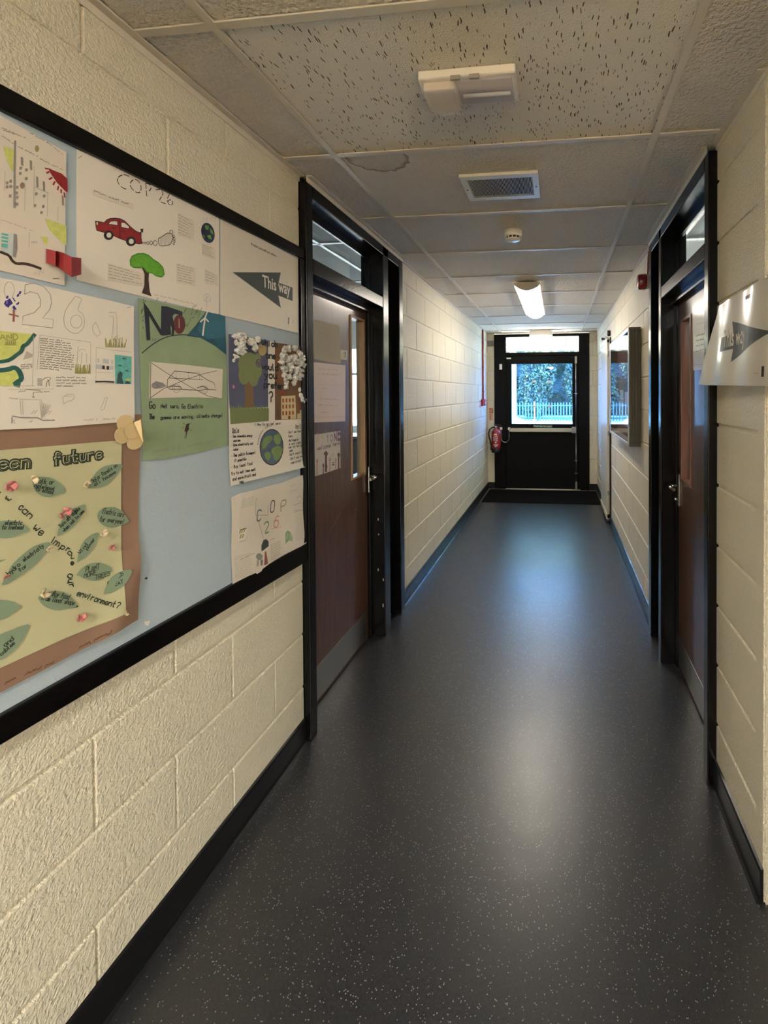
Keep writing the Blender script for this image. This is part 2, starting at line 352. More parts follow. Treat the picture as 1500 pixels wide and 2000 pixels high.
# ------------------------------------------------------------------ corridor doors
def corridor_door(name, s, face, wall, leaf, y0, y1, ym, yj, yend, zr, label):
    """s=+1 for the left wall (frame faces +x). face: x of frame front; leaf: x of leaf face; opening y0..y1, mullion y1..ym, recess ym..yj, far post yj..yend."""
    D = sthing(name, (wall, (y0 + y1) / 2, 0), label)
    T = 2.382; back = leaf - s * .046
    def b(n, m, *bx, **k): return B(n, m, D, *bx, **k)
    fr = b('door_frame', M_BLACK, (face, back, y0 - .05, y0, 0, T), (face, back, y1, ym, 0, T), (face, back, yj, yend, 0, T),
        (face, back, y0, yj, T - .055, T - .0002), (face + s * -.0015, back, y0, y1, zr[0], zr[1]), bevel=.004)
    # stops and inner lining
    st = leaf + s * .014
    b('door_stop', M_BLACK, (st, leaf, y0, y0 + .012, .0, zr[0]), (st, leaf, y1 - .03, y1 - .0002, 0, zr[0]), (st + s * .018, leaf, y0, y1, zr[0] - .035, zr[0] - .0005),
        (st, leaf, y0, y1, zr[1], zr[1] + .018), (st, leaf, y0, y1, T - .09, T - .055), (st, leaf, y1 - .018, y1 - .0002, zr[1], T - .055), bevel=.002)
    b('side_panel', M_BLACK, (leaf + s * .02, leaf - s * .01, ym, yj, 0.0, T - .055), (leaf + s * .035, leaf + s * .02, ym, yj, 0, .10), bevel=.003)
    o = b('transom_glass', M_GLASS, (leaf - s * .012, leaf - s * .016, y0, y1, zr[1] + .016, T - .088), bevel=0)
    return D, fr
DL, fr = corridor_door('door_1', 1, -1.05, XL, -1.145, 1.856, 2.645, 2.730, 2.925, 2.995, (2.005, 2.072), 'brown wooden door with notices in the left wall')
DR, fr = corridor_door('door_2', -1, .557, XR, .645, 1.805, 2.535, 2.590, 2.80, 2.865, (1.995, 2.058), 'brown wooden door in the right wall')
def leaf(D, s, x, y0, y1, zt, vy, vz, kick):
    t = .044; xb = x - s * t
    bm = bmesh.new()
    for bx in ((x, xb, y0, vy[0], .008, zt), (x, xb, vy[1], y1, .008, zt), (x, xb, vy[0], vy[1], .008, vz[0]), (x, xb, vy[0], vy[1], vz[1], zt)): box(bm, *bx)
    bmesh.ops.remove_doubles(bm, verts=bm.verts[:], dist=1e-5)
    lf = obj('door_leaf', bm, M_WOOD, D)
    bd = B('vision_bead', M_BEAD if s > 0 else mat('reddish_bead', (128, 84, 68), .3, coat=.4), lf, *[(x + s * .007, xb, a, b, c, d) for a, b, c, d in ((vy[0], vy[0] + .014, vz[0], vz[1]), (vy[1] - .014, vy[1], vz[0], vz[1]), (vy[0] + .014, vy[1] - .014, vz[0], vz[0] + .014), (vy[0] + .014, vy[1] - .014, vz[1] - .014, vz[1]))])
    B('vision_glass', M_GLASS, lf, (x - s * .020, x - s * .024, vy[0] + .01, vy[1] - .01, vz[0] + .01, vz[1] - .01), bevel=0)
    B('kick_plate', M_STEEL, lf, (x + s * .0015, x, y0 + .012, y1 - .03, .022, kick), bevel=.0005)
    return lf
LFL = leaf(DL, 1, -1.147, 1.858, 2.612, 1.992, (2.40, 2.585), (1.0, 1.925), .182)
B('door_edge_strip', M_BLACK, DL, (-1.147, -1.19, 2.6125, 2.644, .0, 1.97), bevel=.001)
LFR = leaf(DR, -1, .645, 1.807, 2.532, 1.982, (2.27, 2.45), (1.02, 1.865), .165)
def lever(D, s, x, y, z, yd, plate=(.045, .17), steel=M_STEEL, cyl=True):
    h = thing('door_handle', (x, y, z), '', ''); del h['label']; del h['category']; h.parent = D; h.location = Vector((x, y, z)) - D.location
    bm = bmesh.new(); box(bm, x + s * .008, x, y - plate[0] / 2, y + plate[0] / 2, z - plate[1] * .62, z + plate[1] * .38); obj('back_plate', bm, steel, h, .002)
    bm = bmesh.new(); tube(bm, [(x + s * .008, y, z), (x + s * .03, y, z), (x + s * .048, y, z)], .0095, 14)
    tube(bm, [(x + s * .044, y, z), (x + s * .052, y + yd * .012, z), (x + s * .055, y + yd * .035, z), (x + s * .054, y + yd * .105, z)], [.0085, .009, .0095, .0085], 14)
    obj('lever', bm, M_CHROME, h)
    if cyl:
        bm = bmesh.new(); lathe(bm, [(.011, 0), (.011, .016), (.009, .018)], (x + s * .008, y, z - plate[1] * .42), 'x' , 18); bm2 = bm
        if s < 0:
            for v in bm.verts: v.co.x = 2 * (x + s * .008) - v.co.x
        obj('lock_cylinder', bm2, M_CHROME, h)
lever(DL, 1, -1.139, 2.618, .985, -1, (.03, .155), cyl=False)
lever(DR, -1, .645, 2.498, .985, -1)
# paint chips on the jamb edges
for nm, D, x0, ys, zs in (('paint_chip', DL, -1.051, 2.6455, (.18, .34, .40, .62, .71)),):
    bm = bmesh.new()
    for z in zs:
        q = random.uniform(.008, .02); x_ = -1.06 - random.uniform(0, .04); box(bm, x_, x_ + .005, 2.6435, 2.6448, z, z + q)
    obj('paint_chip', bm, mat('bare_timber_chip', (176, 158, 130), .8), D)

# ------------------------------------------------------------------ exit door
c1 = lambda x, y: (920 + x / 5, 620 + y / 5)
DE = sthing('door_3', (-.25, YE, 0), 'black fire exit door with glass and push bar at the corridor end')
YD = YE - .012       # frame face
B('door_frame', M_EXIT, DE, (-.975, -.797, YD, YE + .10, 0, 2.385), (.318, .473, YD, YE + .10, 0, 2.385), (-.797, .318, YD, YE + .10, 2.345, 2.385), (-.797, .318, YD, YE + .10, 2.055, 2.105), (-.798, -.775, YE + .051, YE + .09, 0, 2.06), (.296, .319, YE + .051, YE + .09, 0, 2.06), (-.78, .30, YE + .051, YE + .09, 2.03, 2.06), bevel=.003)
B('transom_glass', M_GLASS, DE, (-.797, .318, YE + .045, YE + .051, 2.105, 2.345), bevel=0)
bm = bmesh.new(); ya, yb = YE + .004, YE + .05
for b_ in ((-.797 + .004, -.712, ya, yb, .012, 2.051), (.222, .314, ya, yb, .012, 2.051), (-.712, .222, ya, yb, 1.932, 2.051), (-.712, .222, ya, yb, .012, 1.005)): box(bm, *b_)
bmesh.ops.remove_doubles(bm, verts=bm.verts[:], dist=1e-5)
LE = obj('door_leaf', bm, M_EXIT, DE)
B('glazing_bead', M_EXIT, LE, *[(a, b, ya - .008, ya + .01, c, d) for a, b, c, d in ((-.725, -.708, .995, 1.942), (.218, .235, .995, 1.942), (-.708, .218, .995, 1.009), (-.708, .218, 1.928, 1.942))])
gm = glass('door_glass', (.44, .68, 1.0)); B('window_glass', gm, LE, (-.712, .222, YE + .026, YE + .032, 1.005, 1.932), bevel=0)  # blue put into the glass so view and floor reflection read blue
bm = bmesh.new()
for u, v in ((615, 625), (765, 625), (618, 868), (768, 868)):
    p = wy(*c1(u, v), YE + .0255); box(bm, p.x - .026, p.x + .026, YE + .0240, YE + .0258, p.z - .015, p.z + .015)
obj('glass_marker', bm, M_WHITE, LE, 0, 'small white square markers on the glass')  # four white squares set on the door pane
# push bar, rods, latches
HW = bpy.data.objects.new('push_bar', None); COL.objects.link(HW); HW.parent = LE; HW.location = Vector((-.24, YE, .92)) - DE.location
B('bar_body', M_ALU, HW, (-.722, .205, YE - .055, YE + .004, .885, .945), bevel=.006)
B('bar_end', M_GREYP, HW, (.205, .275, YE - .06, YE + .004, .872, .965), bevel=.005)
B('bar_cap', M_ALU, HW, (-.745, -.722, YE - .048, YE + .004, .888, .942), bevel=.004)
def rod(z0, z1, zl):
    bm = bmesh.new(); tube(bm, [(.272, YE - .018, z0), (.272, YE - .018, z1)], .0065, 10); obj('latch_rod', bm, M_STEEL, HW)
    B('latch', M_ALU, HW, (.256, .289, YE - .034, YE + .004, *zl), bevel=.004)
rod(.96, 2.0, (1.925, 2.035)); rod(.11, .875, (.02, .13))
bm = bmesh.new()
for z in (1.47, .455, .26): box(bm, .25, .294, YE - .027, YE + .004, z - .007, z + .007)
obj('rod_guide', bm, M_STEEL, HW, .001)
B('contact_sensor', M_WHITE, DE, (-.785, -.715, YE - .022, YE + .002, 2.005, 2.027), (-.895, -.853, YE - .028, YD, 1.845, 1.93), bevel=.003)
cb = bmesh.new()
for x in (-.873, -.748): box(cb, x - .018, x + .018, YE - .032, YE - .008, .915, .955)
obj('cable_box', cb, M_WHITE, DE, .003)
bm = bmesh.new(); pts = []
for k in range(21):
    a = math.pi * k / 20; pts.append((-.8105 - math.cos(a) * .0625, YE - .03, .80 - math.sin(a) * .075))
tube(bm, [(-.873, YE - .022, .93)] + pts + [(-.748, YE - .022, .93)], .0055, 8); obj('cable_loop', bm, M_STEEL, DE)
struct(B('trim_4', M_ALU, None, (-.80, .335, YE - .055, YE - .0125, 0.0005, .016), (-.79, .31, YE - .045, YE - .02, .016, .019), bevel=.003), 'metal threshold strip below the exit door')

# ------------------------------------------------------------------ entrance mat
MT = thing('doormat', (-.25, 6.45, 0), 'dark ribbed barrier mat in front of the exit door', 'doormat')
bm = bmesh.new(); box(bm, -1.045, .568, 6.045, 6.865, .0005, .004)
k = -1.04
while k < .56: box(bm, k, k + .011, 6.05, 6.86, .004, .0085); k += .019
obj('ribbed_mat', bm, mat('mat_rib', (15, 13, 12), .95, spec=.1), MT)
B('edge_strip', M_ALU, MT, (-1.05, .573, 6.865, 6.878, .0005, .009), (-1.058, -1.045, 6.045, 6.878, .0005, .009), (.568, .576, 6.045, 6.878, .0005, .009), bevel=.002)

# ------------------------------------------------------------------ hand-lettering
FONT = {
 'a': '46 16 05 03 12 32 43;46 42', 'b': '09 02;05 16 36 45 43 32 12 03', 'c': '45 36 16 05 03 12 32 43', 'd': '49 42;45 36 16 05 03 12 32 43',
 'e': '04 44 45 36 16 05 03 12 32 43', 'f': '38 29 19 18 12;06 36', 'g': '46 41 30 10 01;45 36 16 05 03 12 32 43', 'h': '09 02;05 16 36 45 42',
 'i': '16 12;18 17', 'j': '26 21 10 00;28 27', 'k': '09 02;36 04;14 42', 'l': '19 13 22', 'm': '06 02;05 16 25 22;25 36 45 42', 'n': '06 02;05 16 36 45 42',
 'o': '16 05 03 12 32 43 45 36 16', 'p': '06 00;05 16 36 45 43 32 12 03', 'q': '46 40;45 36 16 05 03 12 32 43', 'r': '06 02;04 16 36',
 's': '45 36 16 05 14 34 43 32 12 03', 't': '19 13 22 32;06 36', 'u': '06 03 12 32 43;46 42', 'v': '06 22 46', 'w': '06 12 25 32 46', 'x': '06 42;46 02',
 'y': '06 23;46 10 00', 'z': '06 46 02 42', 'A': '02 29 42;14 34', 'B': '02 09 29 38 37 26 06;26 35 33 22 02', 'C': '48 39 19 08 03 12 32 43', 'D': '02 09 29 47 44 22 02',
 'E': '49 09 02 42;06 36', 'F': '49 09 02;06 36', 'G': '48 39 19 08 03 12 32 43 45 25', 'H': '09 02;49 42;06 46', 'I': '29 22', 'J': '49 43 32 12 03',
 'K': '09 02;49 05 42', 'L': '09 02 42', 'M': '02 09 25 49 42', 'N': '02 09 42 49', 'O': '19 08 03 12 32 43 48 39 19', 'P': '02 09 39 48 46 35 05',
 'R': '02 09 39 48 46 35 05;25 42', 'S': '48 39 19 08 07 16 36 45 43 32 12 03', 'T': '09 49;29 22', 'U': '09 03 12 32 43 49', 'V': '09 22 49', 'W': '09 12 26 32 49',
 'Y': '09 25 49;25 22', 'Z': '09 49 02 42', '0': '19 08 03 12 32 43 48 39 19', '1': '17 29 22', '2': '08 19 39 48 46 02 42', '6': '48 29 05 03 12 32 43 45 36 16 05',
 '?': '08 19 39 48 46 25 24;23 22', '!': '29 24;23 22', ',': '12 01', "'": '29 27', '/': '49 02', '-': '14 34', '*': '25 24', '.': '13 12', 'h1': ''}
def smooth(p):
    if len(p) < 3: return p
    closed = (p[0] - p[-1]).length < 1e-6
    q = [p[0]]
    for a, b in zip(p, p[1:]): q += [a * .75 + b * .25, a * .25 + b * .75]
    q.append(p[-1])
    return q
def clean(p):
    q = [p[0]]
    for a in p[1:]:
        if (a - q[-1]).length > 1e-5: q.append(a)
    return q
TXT_CACHE = {}
def text_mesh(s, bold=.0):
    if (s, bold) in TXT_CACHE: return TXT_CACHE[s, bold]
    c = bpy.data.curves.new('t', 'FONT'); c.body = s; c.size = 1; c.offset = bold; c.resolution_u = 3
    o = bpy.data.objects.new('t', c); COL.objects.link(o); bpy.context.view_layer.update()
    me = bpy.data.meshes.new_from_object(o)
    V = [v.co.copy() for v in me.vertices]; P = [list(p.vertices) for p in me.polygons]
    bpy.data.objects.remove(o); bpy.data.meshes.remove(me); bpy.data.curves.remove(c)
    TXT_CACHE[s, bold] = (V, P); return V, P

class Sheet:
    """A sheet of paper on a wall: its outline and drawing are read through `c` (crop coordinates of the photo) onto the wall plane."""
    def __init__(self, c, plane, s=1, axis='x', off=.001, wave=None):
        self.c, self.plane, self.s, self.axis, self.off, self.wave = c, plane, s, axis, off, wave
        self.bm = bmesh.new(); self.mats = []; self.lay = 0; self.root = None
    def child(self, lift=.0008):
        k = Sheet(self.c, self.plane, self.s, self.axis, self.off + lift, self.wave); return k
    def mi(self, m):
        if m not in self.mats: self.mats.append(m)
        return self.mats.index(m)
    def pt(self, x, y):
        u, v = self.c(x, y)
        if self.axis == 'x': p = wx(u, v, self.plane); return Vector((p.y, p.z))
        p = wy(u, v, self.plane); return Vector((p.x, p.z))
    def out(self, q, o=0):
        h = self.off + o + (self.wave(q.x, q.y) if self.wave else 0)
        return Vector((self.plane + self.s * h, q.x, q.y)) if self.axis == 'x' else Vector((q.x, self.plane + self.s * h, q.y))
    def sheet(self, top, bot, m, n=14, k=14):
        """ruled sheet between a top polyline and a bottom polyline (both left to right)"""
        mi = self.mi(m)
        def samp(pl, t):
            P = [self.pt(*a) for a in pl]; d = [0]
            for a, b in zip(P, P[1:]): d.append(d[-1] + (b - a).length)
            t *= d[-1]
            for i in range(len(P) - 1):
                if t <= d[i + 1] + 1e-9: f = (t - d[i]) / max(1e-9, d[i + 1] - d[i]); return P[i].lerp(P[i + 1], f)
            return P[-1]
        g = []; gb = []
        for j in range(k + 1):
            r = []; rb = []
            for i in range(n + 1):
                a, b = samp(top, i / n), samp(bot, i / n); q = a.lerp(b, j / k); r.append(self.bm.verts.new(self.out(q))); rb.append(self.bm.verts.new(self.out(q, -.0005)))
            g.append(r); gb.append(rb)
        for j in range(k):
            for i in range(n):
                for G in (g, gb):
                    f = self.bm.faces.new((G[j][i], G[j][i + 1], G[j + 1][i + 1], G[j + 1][i])); f.smooth = True; f.material_index = mi
        ed = [(g[0][i], gb[0][i], g[0][i + 1], gb[0][i + 1]) for i in range(n)] + [(g[k][i], gb[k][i], g[k][i + 1], gb[k][i + 1]) for i in range(n)] + \
             [(g[j][0], gb[j][0], g[j + 1][0], gb[j + 1][0]) for j in range(k)] + [(g[j][n], gb[j][n], g[j + 1][n], gb[j + 1][n]) for j in range(k)]
        for q in ed:
            a, b, c, d = [self.bm.verts.new(x.co) for x in q]; f = self.bm.faces.new((a, b, d, c)); f.material_index = mi
        return self
    def poly(self, pts, m, raw=False, maxe=.03):
        """filled shape"""
        self.lay += 1; o = .0003 + self.lay * .00004; mi = self.mi(m)
        P = pts if raw else [self.pt(*p) for p in pts]
        tris = tessellate_polygon([[Vector((p.x, p.y, 0)) for p in P]])
        st = [(P[a], P[b], P[c]) for a, b, c in tris]
        while st:
            a, b, c = st.pop(); e = max((a - b).length, (b - c).length, (c - a).length)
            if e > maxe and self.wave:
                if e == (a - b).length: x = (a + b) / 2; st += [(a, x, c), (x, b, c)]
                elif e == (b - c).length: x = (b + c) / 2; st += [(a, b, x), (a, x, c)]
                else: x = (a + c) / 2; st += [(a, b, x), (x, b, c)]
                continue
            f = self.bm.faces.new([self.bm.verts.new(self.out(q, o)) for q in (a, b, c)]); f.material_index = mi
        return self
    def line(self, pts, m, w=.0015, raw=False, sm=0, closed=False, z=None):
        P = pts if raw else [self.pt(*p) for p in pts]
        if closed: P = P + [P[0]]
        for _ in range(sm): P = smooth(P)
        P = clean(P)
        if len(P) < 2: return self
        if z is None: self.lay += .02
        o = .0004 + self.lay * .00004; mi = self.mi(m); L = []
        for i, p in enumerate(P):
            a, b = P[max(i - 1, 0)], P[min(i + 1, len(P) - 1)]; d = (b - a)
            if d.length < 1e-7: d = P[1] - P[0]
            d.normalize(); nn = Vector((-d.y, d.x)) * w / 2; pp = p
            if i == 0: pp = p - d * w * .4
            if i == len(P) - 1: pp = p + d * w * .4
            L.append((self.bm.verts.new(self.out(pp + nn, o)), self.bm.verts.new(self.out(pp - nn, o))))
        for a, b in zip(L, L[1:]):
            f = self.bm.faces.new((a[0], a[1], b[1], b[0])); f.material_index = mi
        return self
    def ell(self, cx, cy, rx, ry, m, fill=True, w=.0015, rot=0, n=22, a0=0, a1=360):
        pts = []
        for k in range(n + (0 if a1 - a0 == 360 else 1)):
            a = math.radians(a0 + (a1 - a0) * k / n); x, y = rx * math.cos(a), ry * math.sin(a); r = math.radians(rot)
            pts.append((cx + x * math.cos(r) - y * math.sin(r), cy + x * math.sin(r) + y * math.cos(r)))
        return self.poly(pts, m) if fill else self.line(pts, m, w, closed=(a1 - a0 == 360))
    def text(self, s, a, b, h, m, w=.0015, jit=.25, slant=0, sq=1.0):
        """handwriting along the line a->b (crop coordinates); h = capital height in crop units at a"""
        A, Bp = self.pt(*a), self.pt(*b); H = (self.pt(a[0], a[1] - h) - A).length / 7
        d = Bp - A; n = len(s); adv = d / max(n, 1); ux = adv.normalized(); uy = Vector((-ux.y, ux.x))
        if uy.y < 0 and abs(ux.x) > .3: uy = -uy
        sx = adv.length / 5.4 * sq
        self.lay += .5
        for i, ch in enumerate(s):
            if ch not in FONT: continue
            o = A + adv * i + uy * H * random.uniform(-jit, jit)
            for st in FONT[ch].split(';'):
                P = [o + ux * ((int(q[0]) + slant * (int(q[1]) - 2) * .2) * sx) + uy * ((int(q[1]) - 2) * H) for q in st.split()]
                if len(P) > 1 and (P[0] - P[-1]).length < 1e-6 and len(P) == 2: P[1] = P[0] + ux * w
                self.line(P, m, w, raw=True, sm=1, z=1)
        return self
    def scrib(self, a, b, h, m, w=.0008, seed=0):
        """a line of small illegible pencil writing"""
        R = random.Random(seed + int(a[0] * 7 + a[1] * 13)); A, Bp = self.pt(*a), self.pt(*b); H = (self.pt(a[0], a[1] - h) - A).length
        d = Bp - A; L = d.length; u = d.normalized(); n = Vector((-u.y, u.x)); n = n if n.y > 0 else -n
        x = 0
        self.lay += .3
        while x < L:
            wl = R.uniform(2.2, 6) * H; P = []; y = x; up = 0
            while y < min(x + wl, L):
                P.append(A + u * y + n * (H * (R.uniform(.5, 1.15) if up else R.uniform(-.15, .25)))); up = not up; y += H * R.uniform(.28, .5)
            if len(P) > 1: self.line(P, m, w, raw=True, sm=1, z=1)
            x += wl + H * .9
        return self
    def para(self, a, b, rows, dy, h, m, w=.0008, skew=0):
        for k in range(rows):
            e = .55 if k == rows - 1 else random.uniform(.85, 1)
            self.scrib((a[0], a[1] + dy * k), (a[0] + (b[0] - a[0]) * e, a[1] + dy * k + (b[1] - a[1]) * e), h, m, w, k)
        return self
    def print(self, s, a, b, m, bold=.02, hs=1.0, wave_ok=True):
        """printed bold lettering whose baseline runs a -> b"""
        A, Bp = self.pt(*a), self.pt(*b); V, P = text_mesh(s, bold); mx = max(v.x for v in V); mn = min(v.x for v in V)
        ux = (Bp - A) / (mx - mn); uy = Vector((-ux.y, ux.x)); uy = uy if uy.y > 0 else -uy; uy *= hs
        self.lay += 1; o = .0004 + self.lay * .00004; mi = self.mi(m)
        vs = [self.bm.verts.new(self.out(A + ux * (v.x - mn) + uy * v.y, o)) for v in V]
        for p in P:
            try: f = self.bm.faces.new([vs[i] for i in p]); f.material_index = mi
            except ValueError: pass
        return self
    def done(self, name, label, cat, group=None, parent=None):
        me_o = obj_keep(name, self.bm, self.mats, parent)
        if label and parent is None:
            tag(me_o, label, cat, group)
        elif label: me_o['label'] = label
        return me_o
def obj_keep(name, bm, mats, parent=None):
    me = bpy.data.meshes.new(name); bm.to_mesh(me); bm.free()
    for m in mats: me.materials.append(m)
    o = bpy.data.objects.new(name, me); COL.objects.link(o)
    if parent is not None:
        q = parent; off = Vector((0, 0, 0))
        while q is not None: off += q.location; q = q.parent
        me.transform(Matrix.Translation(-off)); o.parent = parent
    return o
# ------------------------------------------------------------------ noticeboard
BX = -1.070
NB = thing('noticeboard', (-1.08, .8, .8), 'long pale blue noticeboard in a black frame on the left wall', 'noticeboard')
M_BLUE = mat('pale_blue_board', (170, 184, 193), .85, bump=(160, .0008))
B('board_panel', M_BLUE, NB, (-1.0775, BX, .12, 1.79, .83, 2.07), bevel=0)
def rail(y0, y1, lo, hi):
    bm = bmesh.new(); f = lambda ab, y: ab[0] + (ab[1] - ab[0]) * (y - .76) / 1.03
    extrude_poly(bm, [Vector((-1.0775, y0, f(lo, y0))), Vector((-1.0775, y1, f(lo, y1))), Vector((-1.0775, y1, f(hi, y1))), Vector((-1.0775, y0, f(hi, y0)))], Vector((.0215, 0, 0)))
    obj('frame_rail', bm, M_BLACK, NB, .004)
rail(.08, 1.802, (2.034, 2.052), (2.082, 2.094)); rail(.08, 1.802, (.818, .776), (.873, .857))
B('frame_rail', M_BLACK, NB, (-1.0775, -1.056, 1.775, 1.802, .859, 2.050), bevel=.003); B('frame_rail', M_BLACK, NB, (-1.0775, -1.056, .08, .12, .90, 2.022), bevel=.003)

PAP = mat('white_paper', (222, 214, 202), .7); PAPW = mat('cream_paper', (214, 204, 190), .7)
PEN = mat('pencil', (140, 134, 126), .8); PENL = mat('faint_pencil', (176, 169, 158), .8); INK = mat('black_pen', (34, 33, 34), .7); MARK = mat('marker_black', (28, 28, 32), .6)
REDM = mat('red_crayon', (142, 34, 38), .7, vary=(120, .2)); LIME = mat('lime_pencil', (196, 200, 112), .8, vary=(90, .12)); TEAL = mat('teal_pencil', (96, 172, 166), .8, vary=(120, .15))
GRNM = mat('green_pen', (96, 160, 46), .7, vary=(90, .15)); BRN = mat('brown_crayon', (62, 46, 38), .7); NAVY = mat('navy_pen', (44, 46, 80), .7, vary=(120, .15))
DGRN = mat('dark_green_pen', (44, 92, 84), .7, vary=(80, .2)); OLIVE = mat('olive_pencil', (152, 146, 84), .8); PURP = mat('purple_pen', (66, 50, 132), .7); GREYC = mat('grey_crayon', (140, 136, 134), .8, vary=(100, .15))

def wav(y0, z0, amp, f=1.0, tilt=0, curl=0, c=(0, 0)):
    def w(y, z):
        a = amp * (1 + math.sin((y - y0) * 9 * f + (z - z0) * 4) * .6 + math.sin((z - z0) * 11 * f - y * 3) * .4)
        return a + tilt * max(0, y - c[0]) ** 2 + curl * max(0, c[1] - z) ** 2
    return w
cA = lambda x, y: (x / 5, 150 + y / 5)
cC = lambda x, y: (130 + x / 3.125, 270 + y / 3.125)
cD = lambda x, y: (240 + x / 3.947, 560 + y / 3.947)
cE = lambda x, y: (x / 3.4467, 800 + y / 3.4467)
cF = lambda x, y: (420 + x / 5.263, 780 + y / 5.263)
cG = lambda x, y: (x / 5.5556, 540 + y / 5.5556)
cH = lambda x, y: (430 + x / 6.06, 630 + y / 6.06)
cI = lambda x, y: (x / 5.769, 860 + y / 5.769)
cJ = lambda x, y: (x / 5.769, 1060 + y / 5.769)
cK = lambda x, y: (x / 5.882, 220 + y / 5.882)
cL = lambda x, y: (600 + x / 5.556, 600 + y / 5.556)

# --- city sketch poster, top left
s = Sheet(cK, BX, off=.002, wave=wav(.8, 1.8, .001))
s.sheet([(-650, -330), (0, 42), (747, 455)], [(-650, 1655), (0, 1815), (725, 1990)], PAPW)
s.poly([(18, 385), (70, 400), (150, 430), (155, 640), (130, 690), (85, 600), (45, 500)], LIME)
s.poly([(530, 632), (600, 665), (690, 700), (757, 760), (762, 915), (735, 905), (640, 810), (565, 700)], REDM)
for a, b in (((505, 642), (525, 645)), ((520, 695), (545, 680)), ((550, 765), (580, 748)), ((595, 828), (612, 795)), ((645, 885), (655, 850)), ((685, 920), (686, 885)), ((728, 970), (720, 925))): s.line([a, b], REDM, .003)
s.poly([(498, 1215), (560, 1235), (745, 1300), (745, 1525), (700, 1495), (600, 1400), (540, 1330)], LIME)
s.poly([(445, 1420), (535, 1435), (530, 1520), (490, 1500)], LIME)
s.poly([(0, 1375), (140, 1390), (130, 1660), (0, 1600)], mat('pale_blue_pencil', (190, 200, 200), .8)); s.poly([(0, 1382), (80, 1400), (72, 1560), (0, 1545)], TEAL)
for y in (1420, 1460, 1500): s.line([(0, y - 8), (74, y + 4)], PAP, .002)
s.poly([(145, 1388), (178, 1400), (187, 1560), (165, 1665), (130, 1655)], GREYC)
s.line([(0, 1605), (90, 1640), (120, 1700), (170, 1738), (250, 1732), (340, 1750), (445, 1790)], BRN, .0055, sm=1)
s.line([(155, 330), (150, 600), (148, 1090)], GREYC, .0035)
s.ell(405, 415, 24, 38, OLIVE); s.ell(240, 838, 28, 36, mat('brown_pencil', (140, 116, 98), .8))
for x, y0, y1 in ((335, 560, 650), (408, 745, 850), (485, 800, 890), (232, 520, 600), (702, 960, 1060)): s.line([(x, y0), (x + 3, y1)], PEN, .004)
for x, y0, y1 in ((375, 620, 1060), (270, 860, 1130), (320, 1380, 1540), (530, 920, 1190), (650, 1080, 1240), (40, 680, 900)): s.line([(x, y0), (x - 6, y1)], PENL, .001)
for x, y in [(65, 810), (105, 790), (65, 855), (105, 850), (180, 860), (175, 925), (180, 975), (180, 1055), (100, 960), (400, 935), (490, 960), (385, 1070), (480, 1080), (460, 1150), (215, 700), (285, 660), (285, 760), (220, 640)]:
    for k in range(3): s.line([(x - 12 + k * 9, y + 12), (x - 8 + k * 9, y - 14)], PEN, .0016)
for a, b in (((320, 240), (520, 350)), ((520, 350), (690, 480)), ((190, 400), (420, 515)), ((440, 540), (700, 665)), ((0, 1240), (370, 1370)), ((0, 180), (150, 250)), ((0, 270), (170, 390)), ((20, 210), (280, 300))): s.scrib(a, b, 18, PENL if a[1] > 600 else PEN, .001)
s.scrib((350, 1510), (420, 1500), 30, PEN); s.scrib((380, 1880), (520, 1870), 60, PENL); s.line([(590, 1907), (660, 1905)], BRN, .0012)
s.line([(375, 855), (540, 925)], PEN, .001)
s.done('drawn_poster', 'white paper poster with red and yellow corner shapes, top left of the noticeboard', 'poster')

# --- COP 26 poster with red car
s = Sheet(cC, BX, off=.0015, wave=wav(1.2, 1.8, .0012))
s.sheet([(58, 68), (300, 172), (600, 318), (926, 490)], [(55, 865), (470, 970), (926, 1078)], PAP)
# dashed title letters
def dashed(pts, m=INK, w=.0022):
    P = [s.pt(*p) for p in pts]
    for _ in range(2): P = smooth(P)
    L = 0; on = True; seg = [P[0]]
    for a, b in zip(P, P[1:]):
        d = (b - a).length; t = 0
        while t < d:
            lim = (.013 if on else .006) - L
            if t + lim > d: L += d - t; break
            t += lim; q = a.lerp(b, t / d); seg.append(q)
            if on and len(seg) > 1: s.line(seg, m, w, raw=True)
            seg = [q]; on = not on; L = 0
        seg.append(b)
dashed([(375, 232), (345, 220), (310, 235), (303, 262), (325, 295), (355, 312), (378, 308)])
dashed([(400, 255), (383, 270), (385, 300), (410, 325), (432, 335), (448, 325), (450, 290), (435, 262), (410, 250), (398, 256)])
dashed([(478, 275), (480, 315), (486, 365)]); dashed([(478, 275), (500, 280), (512, 300), (505, 320), (482, 322)])
dashed([(540, 315), (560, 312), (582, 325), (580, 350), (555, 385), (600, 400)]); dashed([(620, 345), (608, 370), (612, 395), (630, 412), (643, 400), (640, 380), (620, 375), (612, 390)])
# car
car = [(172, 508), (178, 506), (225, 516), (240, 500), (262, 490), (290, 488), (325, 492), (352, 506), (385, 540), (420, 568), (452, 580), (450, 600), (454, 642), (440, 645), (400, 640), (320, 612), (260, 585), (225, 575), (178, 562), (175, 540)]
s.poly(car, REDM); s.line(car, INK, .002, closed=True)
for q in ([(248, 525), (262, 508), (285, 504), (306, 508), (307, 532), (270, 527)], [(328, 512), (350, 515), (378, 540), (375, 552), (335, 545), (328, 538)]): s.poly(q, PAP); s.line(q, INK, .0016, closed=True)
s.line([(316, 500), (322, 560), (322, 610)], INK, .0018); s.line([(276, 548), (296, 553)], INK, .0014); s.line([(330, 565), (348, 570)], INK, .0014); s.ell(182, 520, 5, 9, LIME)
for x, y in ((252, 592), (388, 630)):
    s.ell(x, y, 30, 29, INK); s.ell(x + 2, y, 15, 16, PAP)
